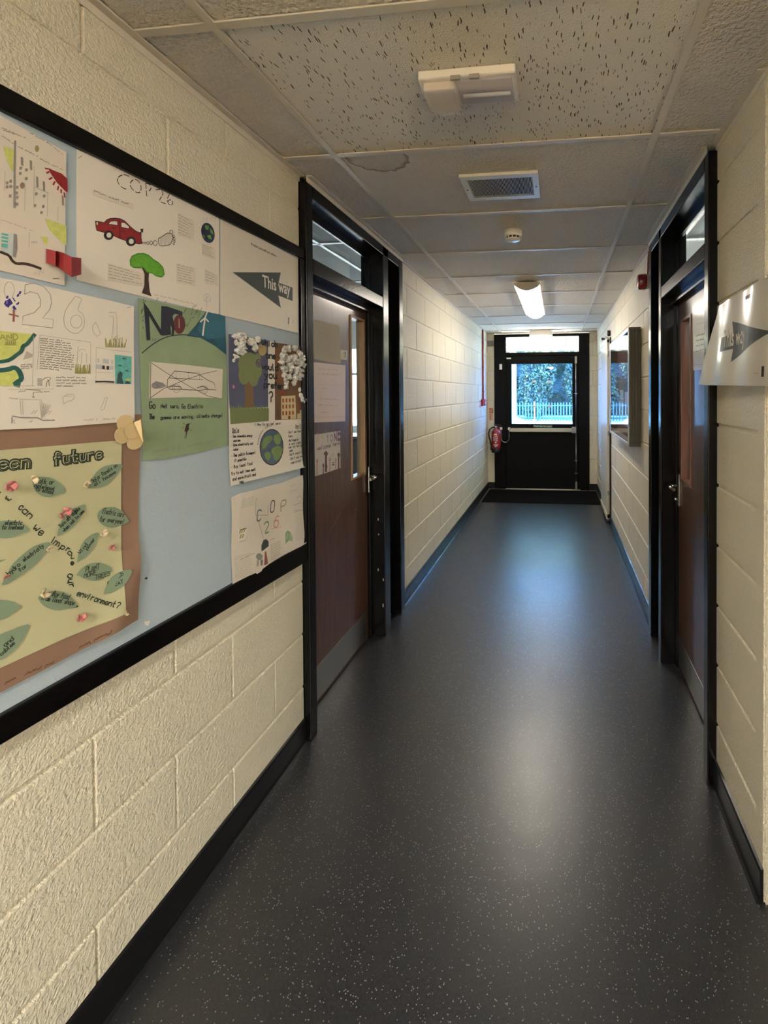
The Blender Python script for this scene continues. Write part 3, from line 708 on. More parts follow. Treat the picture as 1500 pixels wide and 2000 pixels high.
s.poly([(443, 556), (463, 551), (461, 578), (455, 572), (446, 582), (440, 578), (450, 566)], INK)
for x, y, r in ((458, 638, 4), (474, 640, 5), (491, 640, 7), (511, 639, 9), (535, 640, 12)): s.ell(x, y, r, r * 1.25, INK, False, .0014)
s.line([(556, 612), (575, 602), (605, 580), (632, 580), (645, 600), (640, 625), (625, 650), (600, 655), (570, 660), (556, 645)], INK, .0018, closed=True, sm=1)
for x, y, r in ((633, 572, 10), (646, 598, 6), (650, 614, 6), (652, 630, 5), (648, 645, 4)): s.ell(x, y, r, r * 1.2, INK, False, .0014)
for k in range(9): s.line([(570 + k * 8, 600 - k * 2), (566 + k * 8, 650 - k)], PENL, .0012)
# globe
s.ell(856, 578, 40, 63, NAVY, rot=-14)
for q in ([(838, 530), (862, 535), (858, 560), (840, 555)], [(866, 545), (885, 565), (890, 590), (874, 580)], [(850, 595), (872, 590), (880, 620), (860, 612)], [(822, 585), (838, 600), (832, 612)]): s.poly(q, GRNM)
for x in (825, 850, 880): s.line([(x, 508), (x + 6, 480), (x + 14, 508), (x + 26, 480)], PENL, .001)
# tree
s.poly([(452, 785), (500, 790), (494, 860), (500, 930), (512, 965), (452, 945), (468, 900), (470, 830)], BRN)
tree = [(385, 775), (382, 745), (395, 720), (430, 705), (465, 704), (495, 715), (525, 742), (555, 760), (582, 790), (588, 830), (572, 847), (540, 840), (515, 822), (485, 818), (460, 785), (440, 790), (400, 788)]
s.poly(tree, GRNM); s.line(tree, mat('mid_green_pen', (70, 130, 40), .7), .003, closed=True)
# glued notes
def note(s, q, rows, m=PAPW, lift=.0012):
    k = s.child(lift); (x0, y0), (x1, y1), (x2, y2), (x3, y3) = q
    k.sheet([q[0], q[1]], [q[3], q[2]], m, 4, 4)
    for r in range(rows):
        f = (r + .8) / (rows + .6); a = (x0 + (x3 - x0) * f + 6, y0 + (y3 - y0) * f); b = (x1 + (x2 - x1) * f - 8, y1 + (y2 - y1) * f)
        e = random.uniform(.7, 1); k.scrib(a, (a[0] + (b[0] - a[0]) * e, a[1] + (b[1] - a[1]) * e), (y3 - y0) / rows * .42, PEN if rows > 1 else INK, .0009, r)
    return k
notes = [note(s, q, r) for q, r in (([(155, 312), (405, 402), (402, 436), (155, 345)], 1), ([(668, 455), (772, 505), (770, 628), (668, 592)], 7), ([(818, 642), (896, 668), (902, 742), (818, 712)], 5), ([(245, 762), (462, 822), (466, 908), (245, 868)], 5), ([(662, 762), (780, 790), (778, 905), (664, 882)], 7), ([(836, 800), (915, 835), (915, 900), (836, 882)], 4))]
s.scrib((530, 960), (790, 1022), 12, PEN); s.line([(845, 1045), (848, 965), (838, 1000), (848, 955), (870, 1000)], PENL, .0012); s.ell(850, 975, 22, 24, PENL, False, .001)
s.line([(65, 122), (85, 108)], PEN, .0012)
P = s.done('cop_poster', 'white poster lettered COP 26 with a red car and a green tree', 'poster')
for k in notes: k.done('glued_note', None, None, parent=P)

# --- "This way" sign on the board
ARW = mat('sign_grey_green', (58, 64, 62), .5); PVC = mat('laminated_white', (216, 208, 194), .32, coat=.5)
s = Sheet(cC, BX, off=.0022, wave=wav(1.6, 1.8, .0015))
s.sheet([(936, 494), (1160, 602), (1408, 738)], [(930, 1078), (1170, 1133), (1408, 1190)], PVC)
s.poly([(1008, 818), (1300, 820), (1287, 882), (1372, 912), (1372, 994), (1285, 960), (1300, 1035)], ARW)
s.print('This way', (1190, 905), (1358, 957), PAP, .018, 1.32)
s.print('Protect yourself and others.', (1120, 651), (1275, 726), INK, .02, .95)
s.line([(1348, 1098), (1347, 1130)], PEN, .008); s.line([(1368, 1128), (1377, 1108), (1380, 1130)], PEN, .002); s.scrib((1305, 1120), (1332, 1124), 7, PENL)
s.done('arrow_sign', 'white This way sign with a dark arrow pointing left, pinned on the noticeboard', 'sign')

# --- big pencil 26 poster with map
s = Sheet(cG, BX, off=.006, wave=wav(.9, 1.5, .0025, 1.3))
s.sheet([(-620, -90), (0, 22), (400, 92), (800, 185), (1120, 255), (1417, 325)], [(-620, 1700), (0, 1662), (300, 1650), (560, 1642), (900, 1610), (1420, 1570)], PAP, 24, 18)
s.line([(225, 195), (232, 90), (330, 75), (430, 110), (500, 190), (520, 280), (500, 360), (425, 452), (540, 465), (535, 560), (205, 520), (215, 430), (330, 395), (395, 330), (400, 250), (370, 190), (290, 165), (225, 195)], PEN, .0013)
s.line([(775, 215), (850, 240), (820, 300), (800, 370), (850, 400), (880, 470), (870, 560), (800, 625), (720, 605), (660, 540), (650, 440), (680, 340), (775, 215)], PENL, .0014, sm=1); s.ell(788, 490, 62, 72, PENL, False, .0013)
s.ell(60, 150, 55, 90, PENL, False, .001)
s.poly([(45, 255), (85, 220), (110, 235), (130, 265), (172, 280), (165, 305), (135, 310), (148, 362), (110, 360), (95, 330), (60, 320), (40, 290)], PURP)
s.line([(75, 225), (155, 355)], PAP, .004); s.line([(70, 335), (160, 262)], PAP, .004)
for a in ((15, 300), (30, 320), (50, 330), (150, 215), (172, 185), (35, 235)): s.line([a, (a[0] + 10, a[1] - 18)], PURP, .003)
s.ell(42, 290, 26, 26, PURP, False, .002)
s.line([(113, 370), (112, 485)], mat('rust_pen', (150, 96, 88), .8), .0035); s.line([(68, 410), (158, 432)], MC['rust_pen'], .003)
# map
s.poly([(-400, 560), (0, 592), (322, 628), (335, 640), (235, 742), (205, 770), (190, 825), (110, 885), (60, 915), (0, 905), (-400, 860)], LIME)
s.line([(-100, 930), (40, 920), (100, 890), (150, 850), (205, 810), (215, 755), (255, 740), (290, 700), (318, 662), (338, 635)], DGRN, .007, sm=1)
s.poly([(-400, 1040), (0, 1020), (90, 1000), (140, 985), (175, 1030), (195, 1110), (140, 1150), (130, 1190), (0, 1190), (-400, 1190)], LIME)
s.line([(-100, 1025), (60, 1010), (120, 985), (165, 1010), (190, 1060), (205, 1115), (150, 1150), (125, 1170), (165, 1178)], DGRN, .009, sm=1)
s.text('LAND', (-100, 680), (180, 690), 62, OLIVE, .0018)
for k in range(10): s.line([(20 + k * 13, 745), (40 + k * 9 + (k % 2) * 10, 690)], OLIVE, .0014)
s.line([(330, 650), (320, 1190)], PENL, .001); s.line([(340, 1188), (0, 1190)], PENL, .0009)
for k in range(7): s.line([(225 + k * 14, 900 - k * 4), (260 + k * 10, 815 + k * 6)], PENL, .0016)
for k in range(3): s.scrib((195, 965 + k * 22), (315, 960 + k * 18), 14, PEN, .0012, k)
# text box and picture boxes
s.line([(395, 635), (600, 665), (940, 715)], PENL, .0009); s.line([(395, 635), (370, 1010)], PENL, .0008); s.line([(945, 720), (945, 1060), (800, 1055)], PENL, .0009)
s.para((402, 680), (840, 722), 1, 10, 16, PEN, .0013); s.para((400, 700), (770, 740), 13, 25, 14, PEN, .0012)
s.line([(810, 760), (795, 1000)], PENL, .0012); s.line([(850, 820), (845, 950)], PENL, .001); s.line([(900, 840), (900, 940)], PENL, .001); s.ell(855, 812, 30, 22, PENL, False, .001, a0=180, a1=360)
for k in range(16): x = 780 + k * 10.5; s.line([(x, 1050), (x + random.uniform(-6, 14), random.uniform(950, 1010))], OLIVE, .0018)
for k in range(20): x = 1108 + k * 11; s.line([(x, 768), (x + random.uniform(-16, 16), random.uniform(665, 735))], OLIVE, .0018)
s.line([(1140, 390), (1215, 390), (1228, 480), (1232, 690)], PENL, .0013); s.line([(1145, 430), (1190, 435), (1185, 560), (1172, 680)], PENL, .0013); s.line([(1185, 690), (1225, 645), (1255, 700)], OLIVE, .0014)
s.line([(990, 500), (1010, 520), (1052, 620), (1010, 655), (970, 600), (960, 545), (990, 500)], PENL, .0014)
s.poly([(1205, 848), (1390, 870), (1385, 1168), (1212, 1165)], TEAL)
s.line([(1005, 770), (1195, 800), (1390, 820)], PENL, .0009); s.line([(1005, 770), (998, 1160), (1195, 1165)], PENL, .0009); s.line([(1000, 1038), (1195, 1045)], PENL, .0008)
GP = mat('pale_grey_pencil', (186, 192, 190), .8)
for q in ([(1018, 890), (1036, 892), (1036, 935), (1018, 932)], [(1075, 893), (1143, 900), (1141, 948), (1075, 942)], [(1168, 905), (1183, 907), (1182, 955), (1168, 952)], [(1002, 955), (1068, 958), (1066, 1006), (1000, 1004)], [(1142, 968), (1190, 972), (1188, 1010), (1142, 1008)]): s.poly(q, GP)
s.poly([(1070, 965), (1097, 968), (1096, 1008), (1070, 1005)], BRN); s.poly([(1116, 970), (1143, 974), (1142, 1012), (1116, 1009)], BRN)
s.line([(1000, 1142), (1100, 1140), (1190, 1146)], INK, .0035)
s.poly([(1225, 1160), (1230, 1110), (1238, 1060), (1262, 1030), (1290, 1050), (1282, 1100), (1300, 1165)], mat('dark_slate_pen', (52, 78, 80), .7)); s.poly([(1312, 1165), (1325, 1135), (1350, 1130), (1375, 1165)], MC['dark_slate_pen'])
for k in range(7): s.line([(1345, 1135), (1310 + k * 13, 1095 + abs(k - 3) * 8)], LIME, .0014)
for x, y in ((1305, 893), (1260, 968), (1335, 1025)): s.line([(x - 12, y), (x, y - 6), (x + 14, y + 4)], DGRN, .003)
s.para((575, 1100), (940, 1106), 4, 32, 17, PEN, .0012)
for k in range(6): s.line([(372, 1110 + k * 14), (420, 1112 + k * 14)], PEN, .0013)
s.line([(425, 1125), (455, 1100), (490, 1092), (512, 1100), (500, 1130), (478, 1120)], PEN, .0014); s.line([(490, 1125), (470, 1150), (465, 1195)], PEN, .0016); s.line([(492, 1130), (498, 1185)], PEN, .0016)
s.line([(55, 1225), (545, 1220)], PENL, .0008); s.line([(175, 1330), (410, 1340), (430, 1470)], PENL, .0011); s.line([(180, 1330), (190, 1500)], PENL, .0011); s.line([(205, 1345), (212, 1500)], PENL, .001)
s.line([(250, 1225), (400, 1235)], PEN, .0014); s.line([(325, 1255), (322, 1315), (308, 1300)], PEN, .0013); s.line([(322, 1315), (340, 1302)], PEN, .0013); s.scrib((335, 1262), (500, 1255), 16, PEN); s.scrib((165, 1262), (245, 1250), 26, PEN); s.scrib((60, 1325), (160, 1335), 16, PEN)
for k in range(6): s.line([(410, 1540), (395 + k * 22, 1360 + k * 8)], PENL, .0013)
s.line([(95, 1515), (180, 1530), (370, 1532), (420, 1560), (550, 1560)], PEN, .0022); s.line([(90, 1530), (88, 1590)], PEN, .002); s.scrib((80, 1590), (120, 1592), 40, PEN); s.scrib((275, 1585), (315, 1585), 28, PEN); s.scrib((440, 1565), (550, 1572), 22, PEN)
for x in (300, 330, 460, 490): s.line([(x, 1490), (x + 30, 1455)], PENL, .0013)
s.line([(650, 1385), (640, 1310), (700, 1275), (760, 1280), (770, 1315), (735, 1350), (700, 1350), (650, 1385)], PENL, .0014); s.scrib((665, 1310), (750, 1305), 22, PENL)
s.line([(1100, 1315), (1122, 1310), (1085, 1440), (1062, 1455), (1046, 1435), (1100, 1315)], PENL, .0013)
s.scrib((865, 1570), (1020, 1562), 28, PEN); s.scrib((1075, 1560), (1210, 1548), 24, PEN); s.line([(1335, 342), (1375, 330)], PEN, .0012)
s.done('pencil_poster', 'large white pencil poster with numerals 26, a green map and a turquoise panel', 'poster')

# --- green net zero poster
GPAP = mat('sage_green_paper', (140, 158, 124), .75, vary=(14, .06)); TEALD = mat('deep_teal_paint', (44, 92, 108), .7, vary=(18, .3)); BLK2 = mat('soft_black_marker', (38, 38, 48), .6)
s = Sheet(cD, BX, off=.0035, wave=wav(1.4, 1.5, .0014, 1.2, curl=.25, c=(0, 1.22)))
s.sheet([(105, 85), (400, 148), (640, 192), (780, 232)], [(140, 1342), (330, 1322), (500, 1292), (800, 1225)], GPAP, 16, 22)
s.poly([(630, 192), (740, 215), (778, 230), (786, 524), (690, 450), (590, 395), (480, 380), (550, 300)], TEALD)
s.poly([(640, 195), (740, 218), (778, 235), (782, 390), (700, 400), (640, 400), (560, 330), (600, 250)], mat('mid_teal_paint', (52, 104, 124), .7, vary=(12, .12)))
s.line([(135, 512), (200, 455), (290, 400), (370, 375), (480, 368), (560, 385)], BLK2, .0026, sm=1)
s.poly([(146, 118), (186, 170), (282, 330), (285, 150), (330, 152), (448, 192), (450, 225), (380, 205), (360, 215), (352, 250), (362, 370), (300, 378), (278, 372), (190, 225), (200, 412), (170, 412)], BLK2)
s.line([(360, 215), (378, 300), (374, 370)], BLK2, .008)
s.ell(425, 290, 46, 74, mat('maroon_paint', (98, 42, 42), .6)); s.line([(422, 250), (424, 315)], PAPW, .002); s.ell(395, 265, 38, 62, BLK2, False, .005, a0=100, a1=260)
for k in range(60):
    x, y = random.uniform(125, 560), random.uniform(110, 430)
    if y > 395 - (x - 125) * .12 and x > 250: continue
    if y > 470 - x * .45 and x > 480: continue
    if 170 < x < 450 and 130 < y < 380: continue
    s.line([(x, y), (x + random.uniform(4, 16), y - random.uniform(10, 26))], BLK2, .0011)
for x in range(460, 600, 14): s.line([(x, 345 - (x - 460) * .9 + random.uniform(-70, 0)), (x + 12, 318 - (x - 460) * .9 + random.uniform(-70, 0))], BLK2, .0011)
s.line([(606, 372), (622, 245)], PAP, .006); s.line([(622, 240), (588, 270)], PAP, .0045); s.line([(622, 240), (648, 268)], PAP, .0045); s.line([(622, 240), (640, 192)], PAP, .0045); s.ell(624, 243, 6, 8, INK)
k = s.child(.001); k.sheet([(195, 578), (500, 605), (758, 636)], [(185, 860), (480, 852), (750, 858)], PAPW, 8, 5)
for q in ([(205, 588), (330, 670), (520, 780), (640, 842), (715, 858)], [(195, 856), (300, 785), (480, 712), (620, 668), (712, 648)], [(200, 580), (192, 858)]): k.line(q, INK, .0014)
k.line([(325, 770), (330, 715), (385, 650), (560, 668), (640, 720), (690, 742), (705, 795), (620, 790), (590, 800), (420, 790), (345, 790), (325, 770)], INK, .0018); k.line([(345, 705), (605, 716)], INK, .0014)
for x in (395, 490, 575): k.line([(x, 655), (x + 2, 712)], PEN, .0012)
for x, y in ((398, 785), (612, 795)): k.ell(x, y, 30, 30, PEN, False, .0014); k.ell(x, y, 18, 18, PEN, False, .001)
k.line([(345, 775), (370, 765), (430, 770), (440, 790)], INK, .002); k.line([(560, 780), (600, 765), (640, 785)], INK, .002)
k.poly([(205, 750), (240, 728), (290, 740), (320, 765), (290, 780), (230, 788), (205, 775)], GREYC)
s.text('Go', (188, 940), (240, 938), 52, INK, .0028); s.text('Net zero,', (278, 935), (432, 936), 32, INK, .0022); s.text('Go Electric', (440, 938), (608, 936), 32, INK, .0022)
s.text('The', (186, 1018), (228, 1020), 36, INK, .0026); s.text('games are saving', (275, 1022), (530, 1012), 27, INK, .002); s.text('climate change!', (558, 1010), (760, 1003), 28, INK, .0021)
s.poly([(475, 1058), (500, 1053), (494, 1085), (500, 1092), (483, 1118), (470, 1180), (472, 1120), (460, 1112)], mat('dark_brown_pen', (66, 44, 34), .7))
for a, b in (((450, 1048), (462, 1060)), ((512, 1048), (500, 1060)), ((440, 1085), (455, 1086)), ((505, 1105), (520, 1108)), ((462, 1150), (464, 1170))): s.line([a, b], BRN, .0011)
s.scrib((218, 1282), (380, 1262), 30, PEN, .0014); s.scrib((420, 1262), (435, 1235), 26, PEN, .0014); s.scrib((480, 1245), (690, 1205), 30, PEN, .0014)
P = s.done('green_poster', 'sage green Net Zero poster with a crossed-out car drawing and wind turbine', 'poster'); k.done('glued_drawing', 'white strip with a crossed-out car', None, parent=P)

# --- "which one would you prefer?" poster
def cotton(name, c, plane, spots, parent, off, m, spread=.8, lab=None, dots=False):
    bm = bmesh.new(); R = random.Random(len(spots) * 3 + 1)
    for (x, y, r) in spots:
        q = Sheet(c, plane).pt(x, y); rr = (Sheet(c, plane).pt(x, y - r) - q).length
        for t in range(15):
            a = R.uniform(0, 6.28); d = R.uniform(0, .85) * rr; ri = rr * R.uniform(.2, .46)
            cen = Vector((plane + off + ri * .6 + R.uniform(0, .5) * rr * spread, q.x + math.cos(a) * d, q.y + math.sin(a) * d))
            g = bmesh.ops.create_icosphere(bm, subdivisions=3, radius=ri)
            for v in g['verts']:
                n = v.co.normalized(); v.co = cen + n * ri * (1 + .8 * noise.noise(n * 2.2 + cen * 90) + .4 * noise.noise(n * 6 + cen * 50))
    for f in bm.faces: f.smooth = True
    return obj_keep(name, bm, [m], parent)
COT = mat('cotton_wool', (228, 224, 216), .95, bump=(500, .003, 6)); COTD = mat('grey_cotton_wool', (214, 210, 202), .95, bump=(500, .003, 6), vary=(55, .4))
s = Sheet(cH, BX, off=.0045, wave=wav(1.6, 1.4, .0016, 1.5, curl=.5, c=(0, 1.30)))
s.sheet([(76, 135), (400, 190), (700, 245), (958, 290)], [(85, 1935), (350, 1865), (700, 1780), (965, 1712)], PAP, 16, 26)
NIGHT = mat('slate_blue_paper', (84, 88, 112), .8, vary=(12, .1)); BRP = mat('brown_paper_sky', (120, 86, 58), .8, vary=(10, .12))
s.poly([(76, 135), (400, 190), (548, 212), (548, 1000), (90, 1020), (80, 700)], NIGHT)
s.poly([(628, 235), (800, 262), (955, 290), (975, 800), (975, 1140), (628, 1155)], BRP)
gr = [(92, 1015)] + [p for k in range(15) for p in ((105 + k * 31, 970 + (k % 3) * 14), (118 + k * 31, 1018))] + [(556, 1015), (556, 1165), (98, 1203)]
s.poly(gr, mat('grass_green_paper', (118, 128, 84), .8))
s.poly([(275, 740), (320, 690), (372, 740), (376, 800), (385, 1005), (272, 1005)], mat('trunk_brown_paper', (122, 94, 66), .8))
s.poly([(205, 430), (230, 385), (280, 355), (340, 350), (390, 380), (430, 360), (462, 400), (478, 560), (470, 620), (440, 660), (425, 730), (390, 758), (350, 745), (325, 690), (290, 730), (250, 735), (215, 700), (200, 620), (208, 560), (195, 500)], mat('leaf_green_paper', (122, 132, 88), .8, vary=(20, .06)))
s.ell(480, 314, 50, 80, mat('sun_ochre_paper', (176, 158, 108), .8)); s.ell(438, 480, 32, 44, mat('plum_pen', (96, 80, 96), .8), False, .004); s.poly([(405, 480), (425, 440), (445, 470), (465, 440), (472, 480), (440, 520)], mat('dusty_plum', (104, 90, 108), .8))
s.poly([(118, 735), (135, 755), (140, 730), (158, 760), (150, 780), (132, 780)], mat('pink_paper', (192, 120, 140), .8))
# town block
YB = mat('pale_yellow_paper', (204, 190, 146), .8); RW = mat('brick_red_pen', (156, 62, 44), .8)
s.poly([(700, 872), (868, 862), (878, 1140), (700, 1148)], YB); s.poly([(888, 1140), (892, 1078), (922, 1075), (922, 1035), (972, 1030), (976, 1138)], YB)
for j, y in enumerate((925, 998, 1075)):
    for i in range(4): x = 722 + i * 39 - j; s.poly([(x - 9, y - 26 - i * 1), (x + 9, y - 27), (x + 10, y + 22 - i * 3), (x - 8, y + 24 - i * 3)], RW)
s.poly([(782, 1102), (806, 1102), (806, 1143), (782, 1146)], RW)
s.poly([(695, 815), (725, 812), (728, 860), (700, 862)], RW); s.poly([(922, 970), (965, 965), (965, 1030), (922, 1032)], mat('rust_paper', (134, 66, 48), .8)); s.poly([(628, 860), (690, 850), (700, 1145), (628, 1152)], mat('mid_brown_pencil', (112, 82, 62), .8))
s.line([(668, 1140), (662, 1050), (655, 990), (668, 970), (682, 990), (672, 1030)], INK, .0016); s.ell(668, 1075, 18, 30, INK, False, .0014)
# title
for t, a, b, h in (('which', (470, 268), (660, 290), 58), ('one', (525, 420), (640, 432), 66), ('would', (474, 552), (668, 570), 62), ('you', (505, 655), (660, 665), 72), ('prefer', (500, 765), (730, 792), 66), ('?', (558, 935), (612, 935), 100)): s.text(t, a, b, h * 1.15, MARK, .0062, .04)
# lower half
s.text('! How to go net zero!', (385, 1222), (700, 1205), 30, INK, .0018)
s.text("Do's", (118, 1300), (200, 1292), 48, INK, .0026); s.line([(118, 1308), (198, 1298)], INK, .0018)
s.text("Don't", (868, 1246), (935, 1240), 40, INK, .002); s.line([(870, 1258), (932, 1250)], INK, .0015)
for k, (t, x, y, e) in enumerate((('* Use renewable energy', 100, 1362, 360), ('sources', 128, 1412, 215), ('* Save electricity and', 100, 1466, 368), ('water', 128, 1518, 195), ('- Use public transport', 105, 1592, 398), ('if possible', 138, 1652, 285), ('* Buy local food', 98, 1728, 358), ('Try to eat less meat', 95, 1808, 392), ('and more fruit and', 105, 1872, 390), ('veg', 182, 1905, 235))):
    s.text(t, (x, y), (e, y - (e - x) * (.05 + k * .022)), 36 if k > 3 else 30, INK, .0019, .3)
for k, (t, x, y, e) in enumerate((("* Don't use fossil", 765, 1312, 948), ('fuels', 785, 1358, 835), ("* Don't keep hot", 775, 1412, 905), ('or cold lights on', 790, 1452, 965), ('use not being', 785, 1490, 940), ('used', 795, 1530, 835), ("* Don't waste food", 775, 1580, 965), ("* Don't eat much", 780, 1630, 962), ('use plastic', 805, 1672, 955))):
    s.text(t, (x, y), (e, y - (e - x) * (.10 + k * .02)), 28, INK, .0016, .35)
s.ell(586, 1475, 140, 216, INK, rot=2); s.ell(586, 1475, 132, 207, mat('globe_blue_pen', (84, 98, 116), .7, vary=(30, .12)), rot=2)
GG = mat('globe_green_pen', (116, 140, 86), .7, vary=(30, .1))
s.poly([(470, 1505), (468, 1430), (495, 1370), (540, 1340), (590, 1338), (598, 1375), (575, 1415), (540, 1440), (510, 1490)], GG)
s.poly([(608, 1340), (640, 1325), (662, 1302), (695, 1330), (700, 1385), (685, 1430), (655, 1450), (625, 1420), (608, 1385)], GG)
s.poly([(580, 1535), (590, 1490), (640, 1465), (655, 1455), (690, 1470), (718, 1495), (700, 1570), (665, 1620), (635, 1642), (610, 1610), (605, 1570)], GG)
s.poly([(500, 1560), (520, 1532), (560, 1530), (578, 1560), (570, 1600), (545, 1642), (515, 1610)], GG)
for i, ch in enumerate('PLANET ZERO'): 
    a = math.radians(188 + i * 8); x, y = 586 + 168 * math.cos(a), 1475 + 252 * math.sin(a)
    if ch != ' ': s.line([(x, y), (x - 18 * math.sin(a) * .2 + 8, y - 22)], PEN, .002); s.line([(x - 8, y + 6), (x + 10, y - 4)], PEN, .0016)
P = s.done('question_poster', 'poster asking which one would you prefer, with cotton clouds, tree and tower', 'poster')
cotton('cotton_cloud', cH, BX, [(130, 165, 40), (190, 190, 60), (235, 190, 55), (155, 250, 45), (200, 270, 55), (245, 300, 42), (175, 330, 50), (225, 350, 45), (150, 400, 32), (130, 445, 22), (310, 230, 42), (350, 240, 50), (405, 215, 40), (370, 290, 48), (380, 335, 24)], P, .008, COT)
cotton('smoke_cloud', cH, BX, [(710, 320, 46), (760, 310, 48), (850, 310, 45), (900, 360, 45), (935, 420, 45), (700, 400, 50), (690, 470, 50), (760, 420, 62), (830, 430, 66), (880, 480, 60), (940, 500, 45), (720, 540, 50), (790, 530, 62), (850, 570, 62), (910, 570, 50), (720, 620, 42), (770, 640, 45), (840, 660, 55), (890, 640, 46), (740, 700, 40), (840, 720, 36), (745, 765, 34), (940, 630, 26)], P, .008, COTD)
cotton('smoke_puff', cH, BX, [(912, 800, 26), (925, 850, 30), (940, 900, 34), (975, 920, 24), (955, 930, 26)], P, .006, COT)

# --- small COP 26 poster, lower right
s = Sheet(cF, BX, off=.006, wave=wav(1.65, 1.1, .0042, 2.6))
s.sheet([(140, 1008), (220, 966), (400, 925), (650, 860), (830, 785), (885, 778)], [(155, 1912), (400, 1790), (640, 1638), (800, 1545), (912, 1480)], PAPW, 30, 30)
def stroke(t, a, b, h, m, w): s.text(t, a, b, h, m, w, 0)
stroke('C', (395, 1255), (455, 1235), 110, mat('slate_green_felt', (92, 104, 104), .7), .0048); stroke('O', (545, 1165), (600, 1150), 118, mat('violet_felt', (72, 48, 66), .7), .0042); stroke('P', (655, 1150), (720, 1120), 105, mat('olive_felt', (142, 142, 82), .7), .0046)
stroke('2', (480, 1385), (545, 1355), 115, mat('leaf_felt', (96, 142, 90), .7), .0048); stroke('6', (588, 1320), (648, 1300), 118, mat('coral_felt', (204, 128, 100), .7), .0042)
s.line([(565, 1332), (660, 1312)], MC['coral_felt'], .0013)
s.poly([(442, 1560), (445, 1500), (470, 1445), (500, 1435), (525, 1460), (522, 1510), (490, 1530), (465, 1550)], mat('tree_dark_green', (54, 66, 62), .8, vary=(60, .2))); s.poly([(478, 1565), (492, 1560), (510, 1690), (466, 1705)], mat('tree_rust', (134, 84, 74), .8))
s.poly([(382, 1620), (395, 1585), (430, 1580), (455, 1605), (440, 1650), (400, 1650)], mat('grey_green_pencil', (134, 140, 130), .8, vary=(60, .15))); s.poly([(390, 1655), (412, 1650), (410, 1710), (386, 1718)], mat('pale_rust', (176, 152, 142), .8)); s.poly([(425, 1660), (455, 1640), (450, 1700), (432, 1710)], mat('mid_grey_pencil', (126, 118, 112), .8))
for q in ([(385, 1015), (375, 1130)], [(375, 1130), (378, 1190), (520, 1190)], [(520, 1190), (515, 1110), (540, 1070)], [(400, 1225), (470, 1430)], [(540, 1445), (590, 1425)], [(235, 1645), (370, 1580)], [(775, 1090), (860, 1060), (880, 1135), (790, 1140)], [(790, 1160), (885, 1135), (880, 1460)], [(800, 1015), (840, 990), (870, 1020), (840, 1050)]): s.line(q, PEN, .0016)
for y in range(1035, 1130, 16): s.line([(225, y), (365, y - 38)], PENL, .0014)
for y in range(1200, 1460, 18): s.line([(795, y), (868, y - 30)], PENL, .0013)
s.para((545, 1500), (660, 1455), 10, 17, 9, PEN, .001); s.para((175, 1620), (350, 1580), 14, 17, 8, PENL, .001); s.scrib((735, 905), (800, 880), 30, PENL, .0012); s.scrib((735, 970), (800, 945), 40, PENL, .0012)
for x, y in ((215, 1345), (240, 1350), (262, 1340), (225, 1410), (248, 1405)): s.line([(x, y + 22), (x + 6, y - 16)], OLIVE, .005)
s.line([(225, 1465), (285, 1445), (290, 1400)], PEN, .0015); 
s.poly([(695, 1440), (700, 1370), (720, 1345), (745, 1360), (768, 1420), (760, 1460), (730, 1450), (700, 1480)], mat('light_green_crayon', (150, 172, 134), .8)); s.line([(700, 1400), (715, 1360), (735, 1372), (728, 1430), (700, 1478)], mat('grass_crayon', (104, 132, 88), .8), .0035)
P = s.done('cop_poster', 'crumpled white poster with COP 26 in separate coloured letters, lowest on the noticeboard', 'poster')
k = s; k = Sheet(cF, BX, off=.011, wave=wav(1.65, 1.1, .0042, 2.6)); k.sheet([(150, 1005), (195, 1008), (236, 1012)], [(188, 1225), (195, 1225), (200, 1222)], PAPW, 4, 8); k.done('folded_corner', None, None, parent=P)
k = Sheet(cF, BX, off=.0075, wave=wav(1.65, 1.1, .0042, 2.6)); k.sheet([(205, 1330), (290, 1318)], [(215, 1458), (285, 1438)], PAP, 3, 3)
for x, y in ((220, 1372), (240, 1365), (262, 1358), (228, 1425), (250, 1418)): k.line([(x, y), (x + 6, y - 30)], OLIVE, .0055)
k.line([(228, 1340), (280, 1325)], mat('bee_black', (60, 58, 40), .8), .004); k.done('glued_picture', 'scrap of paper with striped bees', None, parent=P)

# --- big green "future" banner with brown border
BRN_P = mat('brown_sugar_paper', (140, 110, 90), .85, vary=(6, .1)); YG = mat('yellow_green_paper', (188, 184, 146), .8, vary=(5, .05))
def bw(y, z):
    a = .004 + .0025 * math.sin(y * 13 + z * 9)
    d = (y - 1.02) + (z - 1.06) * -.55     # diagonal crease
    a += .012 * math.exp(-((d - .02) / .045) ** 2) * max(0, min(1, (1.32 - z) * 4))
    return a + .22 * max(0, 1.02 - z) ** 2
s = Sheet(cE, BX, off=.001, wave=lambda y, z: bw(y, z) * .8)
s.sheet([(-420, 200), (0, 90), (500, 60), (935, 30)], [(-420, 2095), (0, 1898), (300, 1740), (560, 1598), (842, 1448), (912, 1412)], BRN_P, 40, 44)
s.scrib((510, 1610), (735, 1490), 22, mat('dark_brown_pencil', (96, 66, 46), .8), .0022); s.scrib((150, 1790), (360, 1700), 20, MC['dark_brown_pencil'], .0018); s.scrib((20, 1850), (90, 1815), 20, MC['dark_brown_pencil'], .0018)
BAN = s.done('painted_banner', 'large yellow-green Future banner with brown border and paper leaves', 'banner')
k = Sheet(cE, BX, off=.0022, wave=lambda y, z: bw(y, z) * .8 + .0004)
k.sheet([(-420, 330), (0, 272), (400, 240), (805, 205)], [(-420, 1925), (0, 1732), (400, 1545), (700, 1420), (806, 1372)], YG, 40, 44)
k.c = cI
DK = mat('dark_green_marker', (44, 52, 38), .7)
